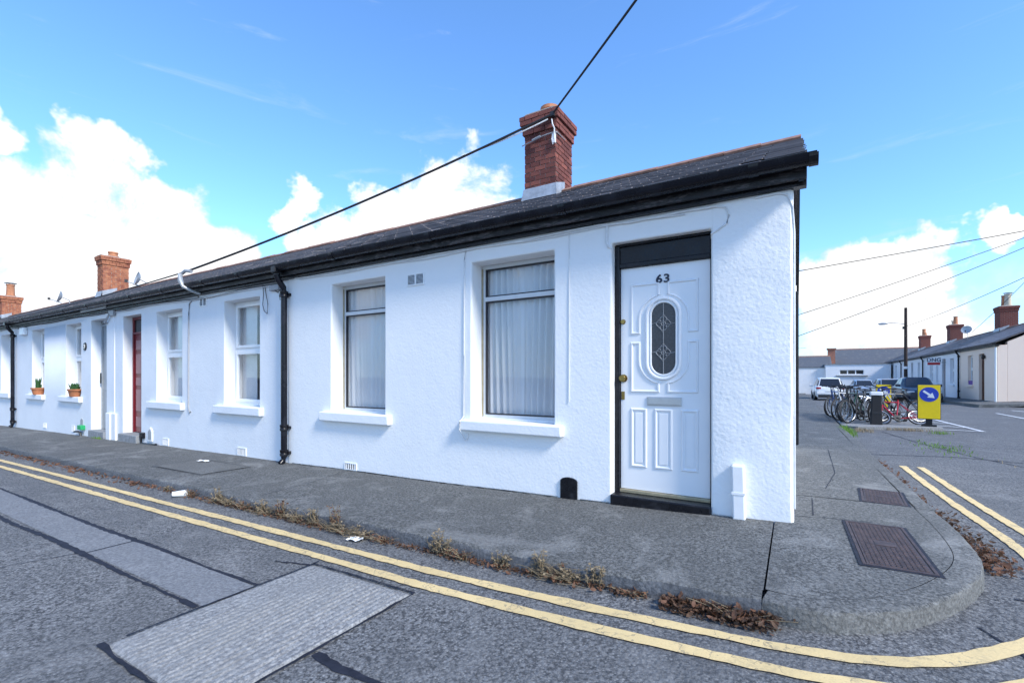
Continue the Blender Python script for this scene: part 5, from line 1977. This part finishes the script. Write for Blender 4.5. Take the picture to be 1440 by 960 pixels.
def arrow_sign(label, x, y, s_, rz, base):
    t_ = thing('keep_right_sign', label, 'sign', (x, y, base), rz)
    MB().box(-.16 * s_, .16 * s_, -.1 * s_, .1 * s_, 0, .05 * s_).build('foot', 'rubber', t_)
    MB().box(-.07 * s_, .07 * s_, -.04 * s_, .04 * s_, .05 * s_, .22 * s_).build('stem', 'rubber', t_)
    MB().box(-.245 * s_, .245 * s_, -.055 * s_, .055 * s_, .2 * s_, 1.15 * s_).build('shell', 'trim_dark', t_, bevel=.025 * s_)
    f = MB().box(-.228 * s_, .228 * s_, -.064 * s_, -.0555 * s_, .217 * s_, 1.135 * s_).build('yellow_face', 'sign_yellow', t_, bevel=.004)
    MB().lathe([(0.001, -.069 * s_), (.2 * s_, -.069 * s_), (.2 * s_, -.064 * s_)], 28, (0, 0, .88 * s_), axis=1).build('blue_disc', 'sign_blue', f)
    # white arrow pointing down to the right
    ar = [(-.15, .026), (.02, .026), (.02, .085), (.15, 0), (.02, -.085), (.02, -.026), (-.15, -.026)]
    c_, s2 = math.cos(R(-40)), math.sin(R(-40))
    ar = [(s_ * (a * c_ - b_ * s2), .88 * s_ + s_ * (a * s2 + b_ * c_)) for a, b_ in ar]
    MB().prism(ar, 1, -.0745 * s_, -.0692 * s_).build('arrow', 'sign_white', f)
    return t_


arrow_sign('yellow panel with white arrow on blue disc at the island end beside the red bike', 3.02, 11.72, 0.95, R(-10), isz(3.02, 11.72))
arrow_sign('smaller looking yellow arrow sign half hidden behind the parked bicycles', 3.02, 19.0, 1.0, R(-8), RD(3.0, 19.0))
bo = thing('bollard', 'black square bollard with pale lit cap among the parked bicycles', 'bollard', (1.93, 11.75, isz(1.93, 11.75)))
MB().prism([(-.13, 0), (.13, 0), (.1, .8), (-.1, .8)], 1, -.11, .11).build('body', 'rubber', bo, bevel=.015)
MB().box(-.135, .135, -.125, .125, .8, .90).build('cap', 'sign_white', bo, bevel=.015)
MB().box(-.1, .1, -.115, -.1101, .3, .36).build('band', 'trim_dark', bo)

# ================================================================== bicycles


def wheel_mesh(r_):
    return MB().lathe([(r_ - .045, -.012), (r_ - .02, -.02), (r_, 0.0), (r_ - .02, .02), (r_ - .045, .012), (r_ - .045, -.012)], 28, axis=1)


def bicycle_proto(r_=0.335, wb=1.04):
    root = thing('bicycle', 'x', 'bicycle')
    for wx in (0.0, wb):
        w_ = wheel_mesh(r_).build('wheel', 'rubber', root, smooth=True)
        w_.location = (wx, 0, r_)
        MB().lathe([(r_ - .058, -.009), (r_ - .044, -.013), (r_ - .044, .013), (r_ - .058, .009), (r_ - .058, -.009)], 28, axis=1).build('rim', 'rim_metal', w_, smooth=True)
        sp = MB()
        for k in range(14):
            a = k * 2 * math.pi / 14
            sp.tube([(0.02 * math.cos(a + .8), .02 * (-1) ** k, 0.02 * math.sin(a + .8)), ((r_ - .055) * math.cos(a), 0, (r_ - .055) * math.sin(a))], .0022, 3, cap=False)
        sp.build('spokes', 'rim_metal', w_)
    bb = (wb * .42, 0, r_ - .05)     # front wheel at 0, rear wheel at wb
    hd = (wb * .12, 0, r_ + .50)
    st_ = (wb * .62, 0, r_ + .48)
    f = MB()
    f.tube([hd, (wb * .135, 0, r_ + .42), bb], .02, 7)
    f.tube([hd, st_], .017, 7)
    f.tube([bb, st_, (wb * .645, 0, r_ + .58)], .017, 7)
    for sy in (-.045, .045):
        f.tube([bb, (wb, sy, r_)], .011, 6)
        f.tube([st_, (wb, sy, r_)], .010, 6)
    f.tube([(wb * .11, 0, r_ + .55), (wb * .145, 0, r_ + .38)], .022, 7)
    f.build('frame', 'bike_black', root, smooth=True)
    f = MB()
    for sy in (-.045, .045):
        f.tube([(wb * .143, sy * .8, r_ + .38), (0.03, sy, r_ + .12), (0, sy, r_)], [.015, .012, .009], 6)
    f.build('fork', 'bike_black', root, smooth=True)
    f = MB()
    f.tube([(wb * .11, 0, r_ + .54), (wb * .09, 0, r_ + .66)], .014, 6)
    f.tube([(wb * .16, -.3, r_ + .70), (wb * .07, -.2, r_ + .69), (wb * .07, 0, r_ + .66), (wb * .07, .2, r_ + .69), (wb * .16, .3, r_ + .70)], .012, 6)
    hb_ = f.build('handlebar', 'trim_dark', root, smooth=True)
    for sy in (-.3, .3):
        MB().tube([(wb * .12, sy * .86, r_ + .695), (wb * .17, sy * 1.03, r_ + .70)], .019, 6).build('grip', 'rubber', hb_)
    s_ = MB()
    s_.sheet(lambda u, v: (wb * .645 - .12 + .26 * u, (v - .5) * (.05 + .13 * u ** 1.5), r_ + .63 - .03 * (2 * v - 1) ** 2 + .02 * math.sin(u * 3)), 8, 6)
    s_.sheet(lambda u, v: (wb * .645 - .12 + .26 * u, (v - .5) * (.05 + .13 * u ** 1.5), r_ + .575), 8, 6)
    s_.build('saddle', 'rubber', root, smooth=True)
    c_ = MB().lathe([(0.001, -.052), (.09, -.05), (.09, -.044), (0.001, -.042)], 18, bb, axis=1)
    c_.tube([(bb[0], -.07, bb[2]), (bb[0] + .12, -.07, bb[2] - .12)], .009, 5)
    c_.tube([(bb[0], .07, bb[2]), (bb[0] - .12, .07, bb[2] + .12)], .009, 5)
    c_.tube([(bb[0], -.075, bb[2]), (bb[0], .075, bb[2])], .018, 6)
    ck = c_.build('crankset', 'trim_dark', root)
    MB().box(bb[0] + .08, bb[0] + .16, -.17, -.075, bb[2] - .135, bb[2] - .11).build('pedal', 'rubber', ck)
    MB().box(bb[0] - .16, bb[0] - .08, .075, .17, bb[2] + .11, bb[2] + .135).build('pedal', 'rubber', ck)
    return root


BG = 'bicycles parked on the traffic island'
proto = bicycle_proto()
kid = bicycle_proto(0.25, 0.86)
bikes = [
    # front wheel x, y, heading of rear wheel from +x (deg), lean, frame colour, label
    (1.30, 11.75, 58, -6, 'bike_black', 'black bicycle at the end of the parked row, left of the bollard'),
    (1.22, 12.35, 60, 5, 'bike_green', 'dark green bicycle, second in the parked row'),
    (1.16, 13.0, 57, -4, 'bike_white', 'bicycle with white frame in the middle of the parked row'),
    (1.12, 13.6, 62, 6, 'bike_black', 'black bicycle between the white framed one and the blue one'),
    (1.06, 14.25, 58, -5, 'bike_blue', 'dark blue bicycle near the far end of the row'),
    (1.02, 14.9, 60, 3, 'bike_grey', 'grey bicycle farthest along the parked row'),
    (1.34, 12.1, 40, -10, 'bike_black', 'black bicycle jammed across the first two of the row'),
    (1.28, 13.3, 42, 12, 'bike_grey', 'grey bicycle slanting across the middle of the row'),
    (1.2, 15.6, 55, -4, 'bike_black', 'black bicycle past the grey one, nearest the white hatchback'),
    (1.95, 12.25, 50, 8, 'bike_grey', 'grey bicycle standing directly behind the black bollard'),
    (2.15, 12.7, 24, -7, 'bike_black', 'black bicycle leaning between the bollard and the yellow sign'),
    (1.85, 13.5, 35, 6, 'bike_white', 'pale bicycle behind the bollard, deeper in the cluster'),
]
for k, (x, y, hd_, lean, mat, lab) in enumerate(bikes):
    o_ = proto if k == 0 else copy_tree(proto)
    o_.location = (x, y, isz(x, y) + 0.0 if x > 1.13 else P(x, y) + 0.004)
    o_.rotation_euler = (R(lean), 0, R(hd_))
    tag(o_, lab, 'bicycle', BG)
    for ch in o_.children:
        if ch.name.split('.')[0] in ('frame', 'fork') and mat != 'bike_black':
            ch.material_slots[0].link = 'OBJECT'
            ch.material_slots[0].material = MATS[mat]
kid.location = (2.12, 12.0, isz(2.12, 12.0) - .012)
kid.rotation_euler = (R(-36), 0, R(16))
tag(kid, 'small red bicycle tipped over beside the yellow arrow sign', 'bicycle', BG)
for ch in kid.children:
    if ch.name.split('.')[0] in ('frame', 'fork'):
        ch.material_slots[0].link = 'OBJECT'
        ch.material_slots[0].material = MATS['bike_red']
# hoops the bicycles are locked to
for k in range(3):
    y = 12.4 + 1.15 * k
    mb = MB()
    z0 = isz(1.7, y)
    mb.tube([(1.75, y, z0 - .05), (1.75, y, z0 + .62), (1.8, y + .04, z0 + .7), (2.1, y + .3, z0 + .7), (2.15, y + .34, z0 + .62), (2.15, y + .34, z0 - .05)], .024, 8)
    tag(mb.build('bicycle_stand', 'silver', None, smooth=True), ('steel hoop stand closest to the black bollard', 'middle steel hoop stand among the parked bicycles', 'steel hoop stand at the far end of the bicycles')[k], 'bicycle stand', 'hoop stands between the bicycles')

# ================================================================== litter, weeds


def weed(label, x, y, z, h_, spread, n, seed, mats=('dry_straw', 'dry_straw'), leafy=8, grp='weeds growing along the kerb'):
    rr = random.Random(seed)
    t_ = thing('weed', label, 'weed', (x, y, z), 0, grp)
    st_ = MB()
    lf = MB()
    for k in range(n):
        a = rr.uniform(0, 6.28)
        hh = h_ * rr.uniform(.45, 1.0)
        sp = spread * rr.uniform(.2, 1.0)
        p = Vector((rr.uniform(-.05, .05), rr.uniform(-.02, .02), -0.01))
        pts = [p.copy()]
        m_ = 5
        for i in range(1, m_ + 1):
            u = i / m_
            pts.append(p + Vector((math.cos(a) * sp * u ** 1.4 + rr.uniform(-.01, .01), min(0.012, math.sin(a) * sp * .6 * u ** 1.4) + rr.uniform(-.006, .006), hh * (u - .2 * u * u * (sp / (spread + .01))))))
        st_.tube(pts, [.0042 - .0005 * i for i in range(m_ + 1)], 4, cap=False)
        for i in range(leafy):
            u = rr.uniform(.25, 1.0)
            q = pts[min(m_, int(u * m_))].lerp(pts[min(m_, int(u * m_) + 1)], rr.random())
            b_ = rr.uniform(0, 6.28)
            d = Vector((math.cos(b_), math.sin(b_), rr.uniform(-.4, .8))).normalized() * rr.uniform(.014, .036)
            w_ = d.cross(Vector((rr.uniform(-1, 1), rr.uniform(-1, 1), 1))).normalized() * rr.uniform(.004, .009)
            lf.add([q, q + d * .5 + w_, q + d, q + d * .5 - w_], [(0, 1, 2, 3)])
    st_.build('stems', mats[0], t_, recalc=False)
    lf.build('leaves', mats[1], t_, recalc=False)
    return t_


def litter(label, pts, width, n, seed, mat, size=(.015, .04), kind='leaf_litter', height=.03):
    rr = random.Random(seed)
    mb = MB()
    for _ in range(n):
        i = rr.randrange(len(pts) - 1)
        a, b_ = Vector(pts[i]), Vector(pts[i + 1])
        p = a + (b_ - a) * rr.random()
        dn = Vector((-(b_ - a).y, (b_ - a).x)).normalized()
        p = p + dn * (width * min(1, abs(rr.gauss(0, .5)))) * -1
        z = RD(p.x, p.y) + 0.004 + rr.random() ** 2 * height
        s_ = rr.uniform(*size)
        yaw = rr.uniform(0, 6.28)
        M = Matrix.Translation((p.x, p.y, z + .004)) @ Matrix.Rotation(yaw, 4, 'Z') @ Matrix.Rotation(rr.gauss(0, .5), 4, 'X') @ Matrix.Rotation(rr.gauss(0, .5), 4, 'Y')
        c_ = s_ * rr.uniform(.2, .5)
        vs = [M @ Vector(q) for q in ((-s_, 0, c_ * .5), (-s_ * .3, -s_ * .45, 0), (s_ * .4, -s_ * .35, 0), (s_, 0, c_), (s_ * .35, s_ * .4, c_ * .3), (-s_ * .35, s_ * .42, c_ * .3), (0, 0, -c_ * .25))]
        mb.add(vs, [(0, 1, 6), (1, 2, 6), (2, 3, 6), (3, 4, 6), (4, 5, 6), (5, 0, 6)])
    o_ = mb.build(kind, mat, None, recalc=False)
    o_['kind'] = 'stuff'
    return tag(o_, label, 'leaves')


KB = KY - 0.02
line = [(x, KB) for x in steps(-7.6, -0.85, .3)]
litter('brown fallen leaves drifted along the foot of the kerb', line, 0.09, 520, 1, 'dry_leaf', (.010, .026))
litter('dark crumbled leaf mould packed into the gutter', [(x, KB) for x in steps(-5.6, -0.7, .3)], 0.08, 1500, 2, 'dead_leaf', (.006, .016), height=.022)
litter('scattered leaves in the gutter farther down the street', [(x, KB) for x in steps(-14, -7, .5)], 0.16, 260, 3, 'dry_leaf', (.015, .04))
litter('dark leaf heap against the kerb below the pavement joint', [(-0.62, KB), (-0.05, KB)], 0.14, 900, 4, 'dead_leaf', (.008, .024), height=.04)
litter('reddish curled leaves on top of the heap by the pavement joint', [(-0.6, KB), (-0.05, KB)], 0.15, 150, 5, 'dry_leaf', (.012, .032), height=.05)
litter('dry leaves against the kerb on the side street', [(1.09, 0.0), (1.1, .6), (1.09, 1.4)][::-1], -0.18, 260, 6, 'dead_leaf', (.01, .028), height=.03)
litter('rusty leaves beside the rounded kerb', [(1.10, 0.35), (1.08, -0.25)], -0.2, 200, 7, 'dry_leaf', (.01, .03), height=.03)
litter('dry leaves strung along the side kerb', [(1.09, 1.2), (1.09, 4.8)][::-1], -0.1, 220, 8, 'dry_leaf', (.012, .03))
WS = [(-6.6, .10, .10), (-6.0, .12, .16), (-5.42, .24, .10), (-5.25, .13, .22), (-4.9, .12, .2), (-4.62, .17, .10), (-4.5, .12, .25), (-4.28, .26, .10), (-4.0, .13, .2),
      (-3.78, .19, .08), (-3.46, .30, .10), (-3.36, .13, .34), (-3.1, .10, .26), (-2.86, .09, .2), (-2.32, .24, .10), (-2.22, .2, .12), (-2.05, .12, .2), (-1.72, .15, .05),
      (-1.43, .21, .07), (-1.27, .12, .2), (-1.18, .12, .22), (-1.03, .19, .07), (-0.8, .07, .12)]
wl_ = ['tall dry weed stalks rising from the leaves along the kerb', 'low tangle of dead weed at the foot of the kerb']
for k, (x, hh, sp) in enumerate(WS):
    weed(wl_[0 if hh >= .15 else 1], x, KB - .02, RD(x, KB), hh, sp, 11 if hh >= .15 else 16, 50 + k,
         ('dry_straw', 'dry_leaf') if k % 3 == 1 else ('dry_straw', 'dry_straw'), grp='tall weeds along the kerb' if hh >= .15 else 'low weeds along the kerb', leafy=11 if hh >= .15 else 5)
weed('reddish dead weed lying in the leaf heap by the pavement joint', -0.22, KB - .05, RD(-.2, KB), .09, .26, 26, 90, ('dry_straw', 'dead_leaf'), 5, grp=None)


def grass(label, x, y, z, n, rx, ry, hh, seed, mat='grass_green'):
    rr = random.Random(seed)
    mb = MB()
    for _ in range(n):
        px, py = rr.gauss(0, rx * .5), rr.gauss(0, ry * .5)
        a = rr.uniform(0, 6.28)
        hgt = hh * rr.uniform(.5, 1)
        d = Vector((math.cos(a), math.sin(a), 0)) * hgt * rr.uniform(.2, .7)
        w_ = Vector((-math.sin(a), math.cos(a), 0)) * .006
        p = Vector((x + px, y + py, z(x + px, y + py)))
        mb.add([p - w_, p + w_, p + d * .5 + Vector((0, 0, hgt * .7)) + w_ * .7, p + d + Vector((0, 0, hgt)), p + d * .5 + Vector((0, 0, hgt * .7)) - w_ * .7], [(0, 1, 2, 4), (4, 2, 3)])
    o_ = mb.build('grass_tuft', mat, None, recalc=False)
    o_['kind'] = 'stuff'
    return tag(o_, label, 'grass')


grass('bright green grass growing at the kerb in front of the bicycles', 1.1, 9.7, lambda x, y: RD(x, y), 420, .13, 1.1, .16, 1)
grass('dry grass along the front of the traffic island', 2.5, 11.1, lambda x, y: RD(x, y), 160, .5, .12, .1, 2, 'dry_straw')
grass('dry grass by the corner of the traffic island', 1.45, 10.3, lambda x, y: RD(x, y), 120, .25, .35, .12, 3, 'dry_straw')
grass('green weeds sprouting from the road crack near the island', 2.35, 7.2, lambda x, y: RD(x, y), 170, .35, 1.2, .06, 4)
grass('green weeds in the cracked road in front of the arrow sign', 3.0, 10.6, lambda x, y: RD(x, y), 70, .2, .2, .09, 5)
grass('dry weeds in the road crack on the side street', 3.4, 4.9, lambda x, y: RD(x, y), 160, .6, .8, .05, 6, 'dry_straw')
grass('green weeds between grey door step and pavement', -13.6, -0.12, lambda x, y: P(x, y), 26, .3, .03, .07, 7)



def straw(label, pts, n, seed):
    rr = random.Random(seed)
    mb = MB()
    for _ in range(n):
        i = rr.randrange(len(pts) - 1)
        a, b_ = Vector(pts[i]), Vector(pts[i + 1])
        p = a + (b_ - a) * rr.random()
        x, y = p.x, p.y - abs(rr.gauss(0, .04))
        ang = rr.gauss(0, .5) + (math.pi if rr.random() < .5 else 0)
        ln = rr.uniform(.05, .2)
        rise = rr.uniform(.0, .5) * ln
        d = Vector((math.cos(ang), min(.3, math.sin(ang)) * .7, 0)) * ln
        z = RD(x, y) + .008 + rr.random() * .03
        mb.tube([(x, y, z), (x + d.x * .5, y + d.y * .5, z + rise * .8), (x + d.x, y + d.y, z + rise)], [.003, .0024, .0012], 3, cap=False)
    o_ = mb.build('dry_stalks', 'dry_straw', None, recalc=False)
    o_['kind'] = 'stuff'
    return tag(o_, label, 'stalks')


straw('loose dry stalks lying among the leaves along the kerb', [(-5.55, KB), (-4.9, KB), (-4.2, KB), (-3.75, KB)], 150, 1)
straw('long dry stalks spilling over the first yellow line below the kerb', [(-3.55, KB - .03), (-3.05, KB - .04)], 90, 3)
straw('loose dry stalks in the gutter nearer the corner', [(-1.4, KB), (-1.15, KB)], 70, 2)

# crumpled paper cup and scraps
cup = MB()
cup.lathe([(0.001, -.05), (.026, -.05), (.033, .0), (.038, .05), (.041, .052), (.036, .052), (.03, .0), (.001, -.04)], 16)
cup.v = [(x * (1 + .12 * math.sin(z * 60)), y * .8 + .006 * math.sin(z * 90), z) for x, y, z in cup.v]
o_ = cup.build('paper_cup', 'paper_white', None, smooth=True)
o_.location = (-6.15, KB - .085, RD(-6.15, KB) + .036)
o_.rotation_euler = (R(84), R(0), R(150))
o_.scale = (1.35, 1.35, 1.35)
tag(o_, 'crumpled white paper cup lying in the gutter leaves', 'cup')


def scrap(label, x, y, z, w_, d_, seed, rz):
    rr = random.Random(seed)
    ph = [rr.uniform(0, 6) for _ in range(3)]
    mb = MB().sheet(lambda u, v: ((u - .5) * w_ + .01 * math.sin(v * 5 + ph[0]), (v - .5) * d_, .008 + .012 * abs(math.sin(u * 5 + ph[1])) + .01 * abs(math.sin(v * 4 + ph[2]))), 8, 6)
    o_ = mb.build('paper_scrap', 'paper_white', None)
    o_.location = (x, y, z)
    o_.rotation_euler = (0, 0, rz)
    return tag(o_, label, 'litter')


scrap('white paper scrap on the pavement before the red door cottage', -7.85, -0.6, P(-7.85, -.6), .2, .1, 1, .3)
scrap('flat white paper scrap in the gutter leaves below the pavement edge', -3.08, KB - .12, RD(-3.08, KB), .13, .07, 2, .2)

# patch and joints let into the front pavement
pj = bpy.data.objects.get('pavement')


def pv_ribbon(pts, w_, j, mat, name, lift=.004):
    return ribbon(MB(), pts, w_, lift, rnd, j, zf=lambda x, y: P(x, y) + .004 * math.sin(x * 2.1 + y * 3) * (1 if x < -.12 else 0)).build(name, mat, pj)


mb = MB()
mb.sheet(lambda u, v: ((lambda x, y: (x, y, P(x, y) + .009))(-8.1 + 1.35 * u, -1.15 + .62 * v)), 6, 3)
mb.build('pavement_patch', 'kerb_concrete', pj)
for pts in ([(-8.13, -1.18), (-6.72, -1.18)], [(-8.13, -.5), (-6.72, -.5)], [(-8.13, -1.18), (-8.13, -.5)], [(-6.72, -1.18), (-6.72, -.5)],
            [(-10.2, 0), (-10.2, -1.42)], [(-5.2, -.02), (-5.0, -.7), (-4.9, -1.42)], [(-12.9, 0), (-12.9, -1.42)], [(-16, 0), (-16, -1.42)]):
    pv_ribbon(pts, .008, .002, 'bitumen', 'pavement_joint', .011)
for pts in ([(.17, .95), (.16, .3)], [(.2, .27), (.55, .3)], [(.3, 1.5), (.45, 2.6), (.5, 5)], [(.15, .24), (-.05, .2)]):
    ribbon(MB(), pts, .007, .004, rnd, .002, zf=P).build('pavement_joint', 'bitumen', pav2)
# dark crumbly seam where the wall meets the pavement
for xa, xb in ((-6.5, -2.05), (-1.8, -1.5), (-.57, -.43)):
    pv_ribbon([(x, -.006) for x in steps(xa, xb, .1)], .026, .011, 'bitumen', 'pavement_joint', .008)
